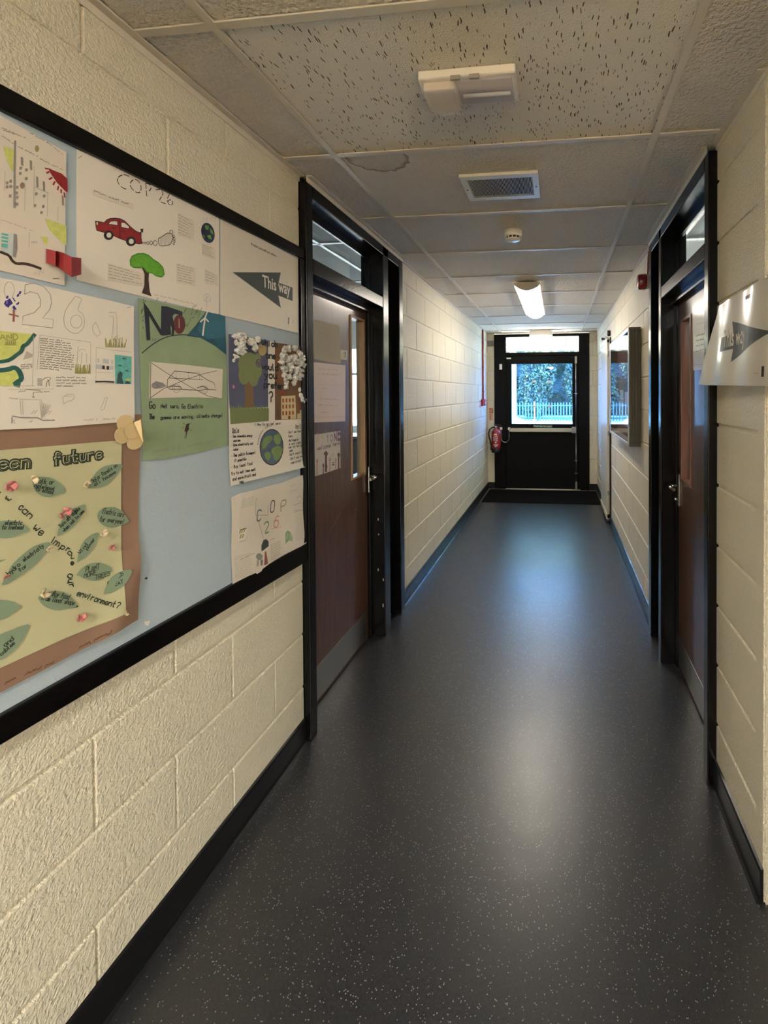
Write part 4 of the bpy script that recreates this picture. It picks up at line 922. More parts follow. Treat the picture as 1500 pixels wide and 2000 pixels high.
def bubble(t, a, b, h):
    k.text(t, a, b, h, DK, .0105, .03, sq=.92); k.text(t, a, b, h, YG, .0042, .0, sq=.92); random.seed(3)
    k.text(t, (a[0] + 6, a[1] + 4), (b[0] + 6, b[1] + 4), h, DK, .0024, .12, sq=.9)
bubble('Green', (-330, 345), (340, 300), 150); bubble('future', (600, 275), (1150, 200), 130)
def kt(c, t, a, b, h, w=.0023): k.c = c; k.text(t, a, b, h, DK, w, .05)
kt(cI, 'w', (10, 660), (85, 700), 55); kt(cI, 'how', (-200, 560), (-40, 620), 60)
kt(cI, 'c', (168, 775), (215, 790), 80); kt(cI, 'a', (205, 800), (255, 850), 75); kt(cI, 'n', (262, 850), (312, 895), 70)
kt(cI, 'w', (320, 1000), (385, 1050), 100); kt(cI, 'e', (385, 1055), (440, 1085), 85)
for t, a, b, h in (('i', (535, 1150), (580, 1165), 75), ('m', (565, 1165), (635, 1205), 70), ('p', (640, 1215), (690, 1240), 62), ('r', (705, 1240), (740, 1265), 62), ('o', (722, 1270), (768, 1312), 56), ('v', (748, 1320), (782, 1362), 52), ('e', (756, 1380), (784, 1420), 48)): kt(cI, t, a, b, h)
for t, a, b, h in (('environment?', (822, 592), (1275, 738), 62),): kt(cJ, t, a, b, h)
k.c = cJ
for x0, y0, sts in ((722, 350, [[(25, 0), (55, 8), (60, 30), (35, 50), (5, 40), (0, 15), (25, 0)]]), (722, 408, [[(52, 0), (15, 5), (5, 22), (15, 38), (55, 40)], [(55, 40), (0, 44)]]), (735, 462, [[(55, 0), (5, 12)], [(30, 6), (50, 14), (55, 28)]])):
    for st in sts: k.line([(x0 + x, y0 + y) for x, y in st], DK, .0024, sm=1)
k.line([(715, 735), (835, 715)], DK, .004)
INN = k.done('banner_centre', 'yellow-green inner sheet with black lettering', None, parent=BAN)
LF = mat('grey_green_leaf_paper', (130, 148, 122), .8, vary=(15, .07))
def leafp(c, pts, lines, lift=.0016):
    k = Sheet(c, BX, off=.0022 + lift, wave=lambda y, z: bw(y, z) * .8 + .0004)
    P = [k.pt(*p) for p in pts]; P = smooth(P + [P[0]]); k.poly(P[:-1], LF, raw=True)
    for t, a, b, h, w in lines: k.text(t, a, b, h, DK, w, .12)
    o = k.done('paper_leaf', None, None, parent=BAN); return o
leafp(cI, [(330, 480), (350, 425), (430, 405), (560, 420), (660, 490), (722, 575), (600, 625), (500, 645), (410, 615), (350, 560)], [('Walk or', (370, 480), (580, 495), 50, .0017), ('cycle/scoot', (345, 525), (580, 570), 45, .0017), ('to school', (365, 565), (575, 610), 42, .0017)])
leafp(cI, [(965, 540), (1000, 440), (1080, 330), (1180, 275), (1365, 265), (1330, 340), (1250, 440), (1160, 520), (1060, 540)], [('Solar Panels on', (1020, 480), (1300, 290), 48, .0017), ('all houses', (1045, 515), (1285, 365), 42, .0017)])
leafp(cI, [(605, 1080), (625, 980), (680, 860), (740, 790), (830, 750), (948, 708), (920, 800), (860, 900), (770, 990), (680, 1050)], [('Turn off lights', (650, 985), (880, 770), 44, .0017), ('when not in use', (690, 1030), (925, 800), 40, .0017)])
leafp(cI, [(1068, 850), (1090, 790), (1150, 755), (1260, 745), (1350, 790), (1400, 860), (1442, 912), (1370, 945), (1260, 990), (1160, 975), (1090, 920)], [('Electric cars', (1125, 820), (1370, 865), 58, .0017), ('for everyone!', (1095, 910), (1370, 940), 52, .0017)])
leafp(cI, [(830, 1380), (850, 1250), (900, 1140), (980, 1070), (1060, 1035), (1095, 1045), (1060, 1140), (1000, 1240), (920, 1320)], [('Wind', (870, 1280), (960, 1170), 44, .0017), ('power', (950, 1235), (1050, 1105), 42, .0017)])
leafp(cI, [(35, 1500), (80, 1400), (200, 1290), (330, 1190), (440, 1155), (525, 1140), (500, 1200), (420, 1330), (330, 1420), (200, 1510), (60, 1610), (-40, 1640), (0, 1560)], [('hydro', (55, 1520), (190, 1400), 55, .0017), ('electricity', (225, 1365), (455, 1195), 48, .0017), ('for', (180, 1480), (270, 1410), 45, .0017)])
leafp(cI, [(-120, 930), (0, 900), (110, 900), (200, 930), (310, 1015), (200, 1055), (100, 1090), (0, 1105), (-120, 1090)], [('electric', (5, 950), (205, 950), 50, .0017), ('to instead', (-30, 1000), (215, 1000), 46, .0017)])
leafp(cJ, [(820, 360), (870, 290), (960, 235), (1060, 220), (1150, 235), (1250, 300), (1180, 370), (1100, 425), (990, 430), (900, 400)], [('PLANT', (925, 335), (1090, 295), 65, .0017), ('MORE', (905, 395), (1055, 355), 50, .0017), ('TREES', (1035, 415), (1210, 365), 50, .0017)])
leafp(cJ, [(1125, 580), (1150, 500), (1200, 400), (1280, 340), (1350, 310), (1440, 292), (1400, 400), (1330, 490), (1240, 555)], [('EAT LESS', (1185, 480), (1350, 355), 45, .0017), ('MEAT', (1225, 500), (1340, 445), 40, .0017)])
leafp(cJ, [(380, 620), (430, 570), (520, 545), (640, 545), (740, 590), (790, 650), (840, 715), (720, 745), (600, 765), (500, 740), (420, 690)], [('Buy food', (540, 595), (730, 635), 50, .0017), ('from local shops', (415, 640), (790, 700), 46, .0017)])
leafp(cJ, [(-90, 640), (40, 650), (120, 670), (200, 718), (120, 780), (20, 850), (-90, 880)], [])
leafp(cJ, [(-120, 1060), (60, 990), (180, 940), (300, 905), (260, 1010), (200, 1120), (120, 1210), (0, 1310), (-120, 1340)], [('and', (20, 1170), (125, 1080), 55, .0017), ('cables', (-20, 1270), (135, 1130), 50, .0017)])
leafp(cI, [(-60, 1345), (0, 1340), (28, 1332), (0, 1350), (-60, 1380)], [])
# crumpled tissue flowers
def flower(c, x, y, r, m, seed):
    bm = bmesh.new(); R = random.Random(seed); k = Sheet(c, BX); q = k.pt(x, y); rr = (k.pt(x, y - r) - q).length * .8
    base = BX + .005 + bw(q.x, q.y) * .8
    for p in range(5):
        a0 = R.uniform(0, 6.28) + p * 1.25; n = 6; g = []
        for j in range(4):
            row = []
            for i in range(n):
                t = (i / (n - 1) - .5) * R.uniform(1.1, 1.7); d = rr * (.12 + j * .3) * R.uniform(.85, 1.1)
                row.append(bm.verts.new((base + rr * (.15 + .75 * (j / 3) ** .7 * (1 - abs(t) * .6)) + R.uniform(-.1, .1) * rr, q.x + math.cos(a0 + t) * d, q.y + math.sin(a0 + t) * d)))
            g.append(row)
        for j in range(3):
            for i in range(n - 1): bm.faces.new((g[j][i], g[j][i + 1], g[j + 1][i + 1], g[j + 1][i])).smooth = True
    o = obj_keep('tissue_flower', bm, [m], BAN); o.modifiers.new('t', 'SOLIDIFY').thickness = .0006; o['label'] = m.name.replace('_', ' ') + ' flower'
PINK = mat('pink_tissue', (196, 122, 118), .8); CRM = mat('cream_tissue', (214, 194, 160), .8)
for i, (c, x, y, r, m) in enumerate(((cI, 50, 515, 75, PINK), (cI, 315, 445, 62, CRM), (cI, 935, 498, 50, CRM), (cI, 665, 820, 80, PINK), (cI, 1120, 1045, 52, CRM), (cI, 1212, 1212, 50, PINK), (cI, 500, 1225, 48, CRM), (cJ, 5, 395, 50, PINK), (cJ, 445, 555, 72, CRM), (cJ, 848, 825, 68, PINK), (cJ, 1340, 780, 42, CRM))): flower(c, x, y, r, m, i + 2)

# --- big cream paper flower at the banner's corner
s = Sheet(cE, BX, off=.016)
bm = bmesh.new(); MANILA = mat('manila_card', (206, 184, 138), .75)
def lobe(cx, cy, r, off, fold=None, tilt=.0):
    q = s.pt(cx, cy); rr = (s.pt(cx, cy - r) - q).length; ce = bm.verts.new((BX + off, q.x, q.y)); ring = []
    for i in range(26):
        a = 2 * math.pi * i / 26; ring.append(bm.verts.new((BX + off + tilt * math.cos(a - 1) * rr, q.x + math.cos(a) * rr, q.y + math.sin(a) * rr)))
    for i in range(26): bm.faces.new((ce, ring[i], ring[(i + 1) % 26]))
lobe(808, 90, 55, .014, tilt=.1); lobe(782, 175, 55, .016, tilt=-.12); lobe(868, 215, 55, .018, tilt=.2); lobe(838, 145, 52, .022)
a, b_, c_, d_ = [s.pt(*p) for p in ((838, 85), (862, 68), (905, 60), (928, 160))]; e_, f_ = s.pt(868, 215), s.pt(895, 225)
vs = [bm.verts.new((BX + h, q.x, q.y)) for h, q in ((.025, a), (.034, b_), (.020, c_), (.016, d_), (.026, f_), (.038, e_))]
bm.faces.new((vs[0], vs[1], vs[5])); bm.faces.new((vs[1], vs[2], vs[3], vs[4], vs[5]))
o = obj_keep('paper_flower', bm, [MANILA]); o.modifiers.new('t', 'SOLIDIFY').thickness = .0007
tag(o, 'manila card flower stuck at the top right corner of the banner', 'paper flower')

# --- folded red paper strip between the two top posters
bm = bmesh.new(); pts = [(91, 486, 514, .007), (108, 490, 519, .024), (110, 490, 520, .010), (125, 494, 530, .034), (140, 502, 541, .052), (158, 504, 536, .046)]
k = Sheet(lambda x, y: (x, y), BX); g = []
for u, v0, v1, h in pts:
    p, q = wx(u, v0, BX + h), wx(u, v1, BX + h); g.append((bm.verts.new(p), bm.verts.new(q)))
for a, b in zip(g, g[1:]): bm.faces.new((a[0], b[0], b[1], a[1]))
o = obj_keep('folded_paper', bm, [mat('red_card', (138, 40, 40), .6)]); o.modifiers.new('t', 'SOLIDIFY').thickness = .0008
tag(o, 'red concertina-folded paper strip sticking out below the top left posters', 'folded paper')
# white scrap and pin left on the bare board
s = Sheet(lambda x, y: (x, y), BX, off=.004); s.sheet([(279, 1214), (291, 1212)], [(281, 1221), (287, 1222)], PAP, 3, 3); s.done('paper_scrap', 'tiny torn white paper scrap on bare blue board above the bottom rail', 'paper scrap')
bm = bmesh.new(); p = wx(284, 1129.5, BX); lathe(bm, [(.0022, 0), (.0028, .003), (.0018, .0045)], (BX, p.y, p.z), 'x', 12)
tag(obj('staple', bm, M_RUB), 'small dark pin stuck in the empty pale blue board', 'pin')

# ------------------------------------------------------------------ papers on the left door
LX = -1.1469
s = Sheet(cL, LX, off=.0012, wave=wav(2.1, 1.7, .001, 1, tilt=.5, c=(2.26, 0)))
s.sheet([(-140, 70), (95, 140), (340, 198)], [(-140, 520), (98, 568), (300, 604), (362, 612)], mat('aged_map_paper', (186, 178, 160), .7), 12, 8)
for k in range(9):
    s.line([(110 + k * 24, 200 + math.sin(k) * 20), (140 + k * 18, 240 + k * 8), (120 + k * 24, 330), (150 + k * 20, 420), (130 + k * 22, 540 + k * 4)], mat('map_contour', (158, 150, 134), .8), .0012, sm=2)
for r in range(5): s.ell(165, 420, 22 + r * 14, 40 + r * 24, MC['map_contour'], False, .0011, a0=150, a1=400)
s.done('map_sheet', 'curling beige contour map taped high on the brown left door', 'map')
s = Sheet(cL, LX, off=.001, wave=wav(2.1, 1.5, .001))
s.sheet([(-140, 590), (100, 600), (410, 632)], [(-140, 1262), (105, 1250), (408, 1238)], mat('pinkish_laminate', (222, 200, 182), .35, coat=.35), 10, 10)
for y, a in ((690, 120), (740, 110), (1010, 110), (1080, 115)): s.scrib((a, y - 10), (330, y), 20, mat('faded_print', (184, 160, 144), .8), .002, y)
s.line([(105, 838), (380, 850)], MC['faded_print'], .0012); s.line([(105, 1195), (408, 1185)], MC['faded_print'], .0012); s.scrib((165, 890), (220, 892), 24, MC['faded_print'], .002); s.scrib((155, 1150), (230, 1148), 20, MC['faded_print'], .002)
s.done('door_notice', 'faded pinkish laminated notice in the middle of the left door', 'notice')
s = Sheet(cL, LX, off=.0008)
s.sheet([(-160, 1400), (104, 1380), (355, 1340)], [(-160, 1892), (110, 1828), (360, 1745)], mat('white_card_print', (214, 206, 200), .45), 8, 6)
for t, x, y, c in (('E', -130, 1500, (190, 140, 110)), ('V', -60, 1490, (150, 110, 150)), ('E', 10, 1480, (120, 150, 160)), ('R', 100, 1470, (214, 184, 164)), ('Y', 150, 1474, (202, 196, 150)), ('Y', 205, 1472, (150, 158, 160)), ('O', 245, 1462, (140, 150, 162)), ('N', 288, 1455, (118, 74, 122)), ('E', 326, 1448, (116, 84, 128))):
    s.print(t, (x, y), (x + 30, y - 6), mat('card_letter_%d_%d' % (c[0], c[2]), c, .5), .03, 1.5)
s.text('everyone', (-160, 1560), (60, 1550), 40, INK, .003, .05); s.text('welcome here', (104, 1555), (352, 1490), 48, INK, .0026, .05, slant=.6)
for x, yt, yb, wd, c in ((105, 1640, 1820, 14, (190, 150, 130)), (200, 1560, 1790, 26, (110, 84, 76)), (172, 1690, 1808, 13, (128, 96, 100)), (243, 1625, 1780, 14, (190, 160, 150)), (278, 1580, 1640, 20, (214, 196, 178)), (305, 1635, 1768, 12, (196, 160, 148)), (338, 1575, 1755, 17, (96, 76, 92)), (206, 1700, 1792, 12, (92, 60, 96))):
    m = mat('hand_print_%d' % (c[0] + c[2]), c, .6); s.poly([(x - wd * .45, yb), (x - wd * .4, yt + 50), (x - wd * .9, yt + 30), (x - wd * .8, yt + 12), (x - wd * .4, yt + 16), (x, yt - 8), (x + wd * .4, yt + 10), (x + wd * .9, yt + 22), (x + wd * .7, yt + 40), (x + wd * .4, yt + 55), (x + wd * .45, yb - 5)], m)
s.line([(270, 1690), (288, 1686)], INK, .004); s.line([(270, 1712), (288, 1708)], INK, .005)
s.done('welcome_card', 'white everyone welcome here card with raised hands on the left door', 'sign')
s = Sheet(cL, LX, off=.0008); s.sheet([(360, 462), (430, 472)], [(364, 568), (428, 572)], PAP, 3, 3); s.poly([(374, 488), (418, 486), (416, 558), (372, 556)], mat('sticker_inner', (206, 196, 184), .6)); s.poly([(402, 482), (416, 484), (414, 556), (406, 552)], mat('sticker_grey', (120, 112, 104), .6))
s.done('door_sticker', 'small square white sticker beside the vision panel of the left door', 'sticker')

s = Sheet(lambda x, y: (580 + x / 2.705, 700 + y / 2.705), LX, off=.0002); SCR = mat('wood_scratch', (132, 100, 84), .5)
for a, w in (([(258, 762), (240, 790), (222, 830)], .0022), ([(222, 828), (200, 868), (168, 922)], .0045), ([(250, 765), (236, 800), (212, 835)], .0018), ([(306, 790), (316, 800)], .004), ([(190, 1060), (196, 1110)], .003), ([(215, 1070), (216, 1105)], .002), ([(232, 1080), (236, 1160)], .0015), ([(120, 1308), (160, 1290)], .0016)): s.line(a, SCR, w)
s.done('scratch', 'pale scratches in the veneer', None, parent=LFL)

# ------------------------------------------------------------------ right door papers and the right wall sign
c6 = lambda x, y: (1250 + x / 4, 600 + y / 4)
s = Sheet(c6, .6449, s=-1, off=.0012)
s.sheet([(412, 28), (470, -2), (620, -60)], [(416, 494), (470, 490), (620, 476)], mat('door_notice_laminate', (206, 196, 180), .4, coat=.25), 8, 8)
for y, t in ((130, 'line'), (225, 't'), (265, 't'), (305, 't'), (345, 't')):
    if t == 'line': s.line([(445, y + 5), (600, y - 40)], PEN, .0012)
    else: s.scrib((440, y + 6), (600, y - 36), 15, INK, .0018, y)
s.line([(425, 452), (600, 446)], PEN, .0012)
s.done('door_notice', 'shiny laminated notice beside the vision panel of the right door', 'notice')
c8 = lambda x, y: (1370 + x / 3.03, 140 + y / 3.03)
RXP = XR - .001
def rw(y, z):
    return .004 + .030 * max(0, (2.02 - z)) ** 1.2 * max(0, (y - 1.30)) ** .5 * 3.2 + .003 * math.sin(y * 34 + z * 3) + .012 * max(0, (1.42 - y)) * 2
LAMI = mat('laminated_sheet', (186, 180, 168), .3, coat=.5)
s = Sheet(c8, .560, s=-1, off=0, wave=lambda y, z: rw(y, z) - .012)
s.sheet([(104, 1385), (240, 1300), (370, 1220), (560, 1110)], [(18, 1850), (60, 1855), (200, 1858), (560, 1862)], LAMI, 26, 20)
s.poly([(132, 1575), (198, 1553), (190, 1478), (392, 1537), (190, 1718), (198, 1640), (124, 1660)], ARW)
s.print('This way', (150, 1632), (262, 1602), PAP, .018, 1.9)
s.print('Protect yourself and others.', (150, 1400), (290, 1335), INK, .02, 1.2) if False else s.print('others.', (250, 1352), (292, 1334), INK, .02, 1.2)
s.line([(358, 1752), (357, 1796)], INK, .011); s.line([(374, 1790), (384, 1765), (388, 1792)], PEN, .003); s.scrib((320, 1790), (340, 1788), 14, PEN, .0012)
s.done('arrow_sign', 'curled laminated This way sign with arrow pointing right on the right wall', 'sign')

# ------------------------------------------------------------------ ceiling things
BL = thing('bulkhead_light', (-.255, 1.325, ZC), 'unlit white bulkhead light with clear cover on the near ceiling tile', 'light')
x0, x1, y0, y1 = -.395, -.115, 1.262, 1.39
B('base_tray', M_WHITE, BL, (x0, x1, y0, y1, ZC - .022, ZC + .0045), bevel=.004)
B('battery_cover', mat('warm_white_plastic', (224, 212, 194), .4), BL, (x0 + .012, x0 + .105, y0 + .012, y1 - .012, ZC - .046, ZC - .021), bevel=.004)
B('reflector', mat('lilac_grey_plastic', (186, 178, 178), .3), BL, (x0 + .106, x1 - .012, y0 + .012, y1 - .012, ZC - .028, ZC - .021), bevel=.002)
bm = bmesh.new(); tube(bm, [(x0 + .12, 1.326, ZC - .036), (x1 - .02, 1.326, ZC - .036)], .006, 12); obj('fluorescent_tube', bm, mat('tube_glass', (220, 220, 222), .2), BL)
bm = bmesh.new(); zt, zb = ZC - .018, ZC - .056
A = [bm.verts.new(p) for p in ((x0, y0, zt), (x1, y0, zt), (x1, y1, zt), (x0, y1, zt))]; C_ = [bm.verts.new(p) for p in ((x0 + .008, y0 + .008, zb), (x1 - .008, y0 + .008, zb), (x1 - .008, y1 - .008, zb), (x0 + .008, y1 - .008, zb))]
for i in range(4): bm.faces.new((A[i], A[(i + 1) % 4], C_[(i + 1) % 4], C_[i]))
bm.faces.new(C_[::-1]); o = obj('clear_cover', bm, glass('milky_cover', (.95, .94, .95), .0, .24), BL, .003)
for xc in (-.30, -.245): B('cover_clip', M_GREYP, BL, (xc, xc + .028, y0 - .003, y0 + .004, ZC - .03, ZC - .018), bevel=.001)
VN = thing('ceiling_vent', (-.245, 1.995, ZC), 'white metal louvred grille on the ceiling behind the bulkhead light', 'vent')
vx0, vx1, vy0, vy1, ix0, ix1, iy0, iy1 = -.412, -.078, 1.873, 2.115, -.383, -.106, 1.907, 2.083
bm = bmesh.new()
for b in ((vx0, vx1, vy0, iy0), (vx0, vx1, iy1, vy1), (vx0, ix0, iy0, iy1), (ix1, vx1, iy0, iy1)): box(bm, *b, ZC - .009, ZC + .0045)
obj('frame', bm, mat('vent_white', (216, 212, 198), .4), VN, .002)
B('duct_backing', mat('duct_dark', (24, 22, 19), .9), VN, (ix0, ix1, iy0, iy1, ZC + .001, ZC + .0045), bevel=0)
bm = bmesh.new(); n = 45
for i in range(n):
    x = ix0 + (ix1 - ix0) * (i + .5) / n
    v = [bm.verts.new(p) for p in ((x - .0006, iy0, ZC - .008), (x + .0010, iy0, ZC - .008), (x - .0006, iy0, ZC + .001), (x - .0022, iy0, ZC + .001), (x - .0006, iy1, ZC - .008), (x + .0010, iy1, ZC - .008), (x - .0006, iy1, ZC + .001), (x - .0022, iy1, ZC + .001))]
    for f in ((0, 1, 2, 3), (7, 6, 5, 4), (0, 4, 5, 1), (1, 5, 6, 2), (2, 6, 7, 3), (3, 7, 4, 0)): bm.faces.new([v[q] for q in f])
obj('louvre', bm, mat('vent_white', (216, 212, 198), .4), VN)
for x in (vx0 + .014, vx1 - .014):
    bm = bmesh.new(); lathe(bm, [(.004, -.0105), (.004, -.0088)], (x, 1.995, ZC), 'z', 12); obj('screw', bm, M_RUB, VN)
SD = thing('smoke_detector', (-.25, 2.56, ZC), 'white round smoke detector on the ceiling beyond the grille', 'smoke detector')
bm = bmesh.new(); lathe(bm, [(.0505, .0045), (.0505, -.022), (.047, -.03), (.044, -.032)], (-.25, 2.56, ZC), 'z', 40); obj('base', bm, M_GREYP if False else M_WHITE, SD)
bm = bmesh.new(); lathe(bm, [(.040, -.03), (.040, -.045)], (-.25, 2.56, ZC), 'z', 32); obj('sensing_chamber', bm, M_RUB, SD)
bm = bmesh.new(); lathe(bm, [(.043, -.043), (.038, -.050), (.025, -.054), (.001, -.055)], (-.25, 2.56, ZC), 'z', 40)
for k in range(12):
    a = 2 * math.pi * k / 12; c, s_ = math.cos(a), math.sin(a)
    p = Vector((-.25 + c * .0435, 2.56 + s_ * .0435, ZC)); t = Vector((-s_, c, 0)) * .003; r = Vector((c, s_, 0)) * .002
    extrude_poly(bm, [p - t - r + Vector((0, 0, -.03)), p + t - r + Vector((0, 0, -.03)), p + t + r + Vector((0, 0, -.03)), p - t + r + Vector((0, 0, -.03))], Vector((0, 0, -.015)))
obj('cap', bm, M_WHITE, SD)

def batten(name, x, y0, y1, label, strength, w_=.108):
    """surface fluorescent fitting: body, end caps, curved diffuser"""
    T_ = thing(name, (x, (y0 + y1) / 2, ZC), label, 'light', None)
    B('body', M_WHITE, T_, (x - w_ * .78, x + w_ * .78, y0 + .02, y1 - .02, ZC - .022, ZC - .002), bevel=.004)
    def prof(hw, z, d, n=14):
        return [(-hw + 2 * hw * i / n, z - d * math.sin(math.pi * i / n) ** .8) for i in range(n + 1)]
    # end caps, then diffuser and side wings with an added glow
    for yy in (y0, y1 - .028):
        bm = bmesh.new()
        p = [(-w_, ZC - .020)] + [(a, b) for a, b in prof(w_ * .98, ZC - .020, .052)] + [(w_, ZC - .020), (w_ * .95, ZC - .006), (-w_ * .95, ZC - .006)]
        extrude_poly(bm, [Vector((x + a, yy, b)) for a, b in p], Vector((0, .028, 0)))
        obj('end_cap', bm, mat('cap_white', (206, 200, 186), .4), T_, .002)
    bm = bmesh.new(); P_ = prof(w_ * .66, ZC - .026, .040); A = [bm.verts.new((x + a, y0 + .02, b)) for a, b in P_]; C2 = [bm.verts.new((x + a, y1 - .02, b)) for a, b in P_]
    for i in range(len(A) - 1): bm.faces.new((A[i], A[i + 1], C2[i + 1], C2[i])).smooth = True
    bm.faces.new(A); bm.faces.new(C2[::-1]); bm.faces.new((A[0], C2[0], C2[-1], A[-1]))
    obj('diffuser', bm, mat(name + '_lit_diffuser', (250, 248, 240), .4, emit=((1.0, .90, .77) if y0 > 0 else (1.0, .96, .90), strength)), T_)
    bm = bmesh.new()
    for sg in (-1, 1):
        v = [(x + sg * w_ * .66, ZC - .028), (x + sg * w_ * .98, ZC - .032), (x + sg * w_ * .98, ZC - .018), (x + sg * w_ * .7, ZC - .018)]
        extrude_poly(bm, [Vector((a, y0 + .028, b)) for a, b in v], Vector((0, y1 - y0 - .056, 0)))
    obj('side_wing', bm, mat(name + '_glowing_wing', (206, 200, 186), .5, emit=((1.0, .90, .74), .10)), T_)  # glow added to the wings to lift the ceiling around the lamp
    return T_
batten('batten_light', -.25, 3.71, 5.17, 'lit fluorescent batten light on the ceiling near the exit door', TUBE)
batten('rear_batten_light', -.25, -2.6, -1.14, 'second lit batten light on the ceiling behind the viewer', TUBE_BACK * 1.5)
batten('foyer_batten_light', 2.0, -1.6, -.14, 'lit batten light on the foyer ceiling nearest the corridor wall', TUBE_BACK * .62)  # lamp added out of view to brighten the near walls
batten('foyer_batten_light', 2.0, -4.0, -2.54, 'lit batten light on the foyer ceiling by the rear wall', TUBE_BACK * .8)  # another out-of-view lamp added as fill
EX = thing('exit_light', (-.24, 6.62, ZC), 'slim white exit light box hanging above the exit door', 'exit light')
B('lamp_body', M_WHITE, EX, (-.412, -.076, 6.58, 6.66, 2.305, 2.39), bevel=.004); B('ceiling_plate', M_WHITE, EX, (-.39, -.1, 6.60, 6.65, 2.39, ZC + .004), bevel=.002)
B('lens_strip', mat('exit_lens', (240, 238, 226), .3, emit=((1, .86, .74), 4.5)), EX, (-.40, -.088, 6.574, 6.6605, 2.288, 2.308), bevel=.003)
B('blade_panel', mat('exit_blade', (214, 212, 204), .2), EX, (-.36, -.09, 6.648, 6.656, 2.215, 2.288), bevel=.001)
# ------------------------------------------------------------------ far left corner
FE = thing('fire_extinguisher', (-.955, 6.80, .58), 'red fire extinguisher hung in the corner left of the exit door', 'fire extinguisher')
ex, ey = -.930, 6.775
bm = bmesh.new(); lathe(bm, [(.06, .64), (.070, .65), (.072, .67), (.072, .875), (.066, .905), (.048, .930), (.026, .945), (.020, .955), (.018, .965)], (ex, ey, 0), 'z', 36); obj('cylinder', bm, mat('extinguisher_red', (140, 24, 30), .28, coat=.4), FE)
bm = bmesh.new(); lathe(bm, [(.070, .585), (.074, .592), (.074, .648), (.068, .655)], (ex, ey, 0), 'z', 36); obj('base_ring', bm, M_RUB, FE)
bm = bmesh.new()
def curve_patch(bm, r, a0, a1, z0, z1):
    n = 8; A = [bm.verts.new((ex + r * math.cos(a0 + (a1 - a0) * i / n), ey + r * math.sin(a0 + (a1 - a0) * i / n), z0)) for i in range(n + 1)]; C = [bm.verts.new((v.co.x, v.co.y, z1)) for v in A]
    for i in range(n): bm.faces.new((A[i], A[i + 1], C[i + 1], C[i]))
rd = math.radians
for a, b, z0, z1 in ((-112, -72, .856, .872), (-118, -104, .836, .842), (-98, -62, .833, .841), (-118, -106, .80, .825), (-96, -64, .812, .818), (-92, -60, .797, .803), (-116, -102, .77, .79), (-94, -66, .779, .785), (-88, -62, .764, .770), (-100, -80, .735, .752), (-120, -60, .705, .713), (-110, -68, .688, .697), (-98, -82, .672, .682)): curve_patch(bm, .0727, rd(a), rd(b), z0, z1)
obj('label_print', bm, mat('label_white', (222, 208, 204), .5), FE)
bm = bmesh.new(); box(bm, ex - .02, ex + .02, ey - .018, ey + .018, .96, .985); box(bm, ex - .012, ex + .075, ey - .01, ey + .01, .985, .995); box(bm, ex - .012, ex + .065, ey - .01, ey + .01, 1.005, 1.013); box(bm, ex - .016, ex + .0, ey - .012, ey + .012, .98, 1.012)
obj('valve_handle', bm, M_RUB, FE, .002)
bm = bmesh.new(); lathe(bm, [(.012, -.02), (.014, -.024), (.014, -.032), (.01, -.034)], (ex, ey, .972), 'y', 16); obj('pressure_gauge', bm, M_CHROME, FE)
bm = bmesh.new(); tube(bm, [(ex - .02, ey, .965), (ex - .06, ey - .01, .963), (ex - .095, ey - .02, .935), (ex - .112, ey - .025, .88), (ex - .108, ey - .02, .82), (ex - .09, ey - .01, .76), (ex - .078, ey - .005, .70), (ex - .074, ey, .66)], .0105, 12); obj('hose', bm, M_RUB, FE)
bm = bmesh.new(); tube(bm, [(ex - .074, ey, .665), (ex - .073, ey, .62)], [.013, .018], 14); obj('nozzle', bm, M_RUB, FE)
B('wall_bracket', M_RED, FE, (ex - .03, ex + .03, ey + .07, YE + .001, .90, .97), bevel=.002)
s = Sheet(c1, YE - .0012, s=-1, axis='y', off=.0008)
def flat(q, m): s.poly(q, m)
s.sheet([(176, 883), (216, 885)], [(178, 1006), (217, 1003)], mat('sign_cream', (206, 184, 152), .5), 2, 2)
SR = mat('sign_red', (176, 48, 36), .5); flat([(177, 886), (215, 888), (215, 936), (177, 936)], SR)
for q in ([(181, 893), (187, 893), (187, 925), (181, 925)], [(192, 898), (196, 895), (198, 925), (192, 925)], [(200, 893), (212, 893), (212, 899), (204, 899), (204, 925), (200, 925)], [(180, 929), (213, 929), (213, 932), (180, 932)]): flat(q, MC['sign_cream'])
for y in (948, 958, 968, 978, 988, 998): s.line([(182, y), (194, y)], SR, .008); s.line([(200, y), (211, y)], mat('sign_orange', (206, 130, 96), .5), .006)
s.done('extinguisher_sign', 'red and cream extinguisher instruction sign left of the exit door', 'sign')
CP = thing('fire_call_point', (XL, 6.42, 1.35), 'red fire alarm call point below the red conduit on the left wall', 'call point')
B('back_box', M_RED, CP, (XL, XL + .035, 6.30, 6.52, 1.30, 1.395), bevel=.006); B('front_plate', mat('call_point_front', (168, 38, 36), .35), CP, (XL + .035, XL + .05, 6.32, 6.50, 1.308, 1.388), bevel=.004); B('break_glass', M_WHITE, CP, (XL + .05, XL + .052, 6.38, 6.45, 1.33, 1.36), bevel=.001)
bm = bmesh.new(); tube(bm, [(XL + .013, 6.41, 1.385), (XL + .013, 6.41, 2.395)], .0125, 12)
CT = obj('alarm_conduit', bm, mat('conduit_red', (150, 40, 44), .4)); tag(CT, 'thin red conduit pipe running from ceiling down to the call point', 'conduit')
for z in (1.5, 1.85, 2.2): B('conduit_saddle', MC['conduit_red'], CT, (XL, XL + .027, 6.39, 6.43, z, z + .018), bevel=.002)
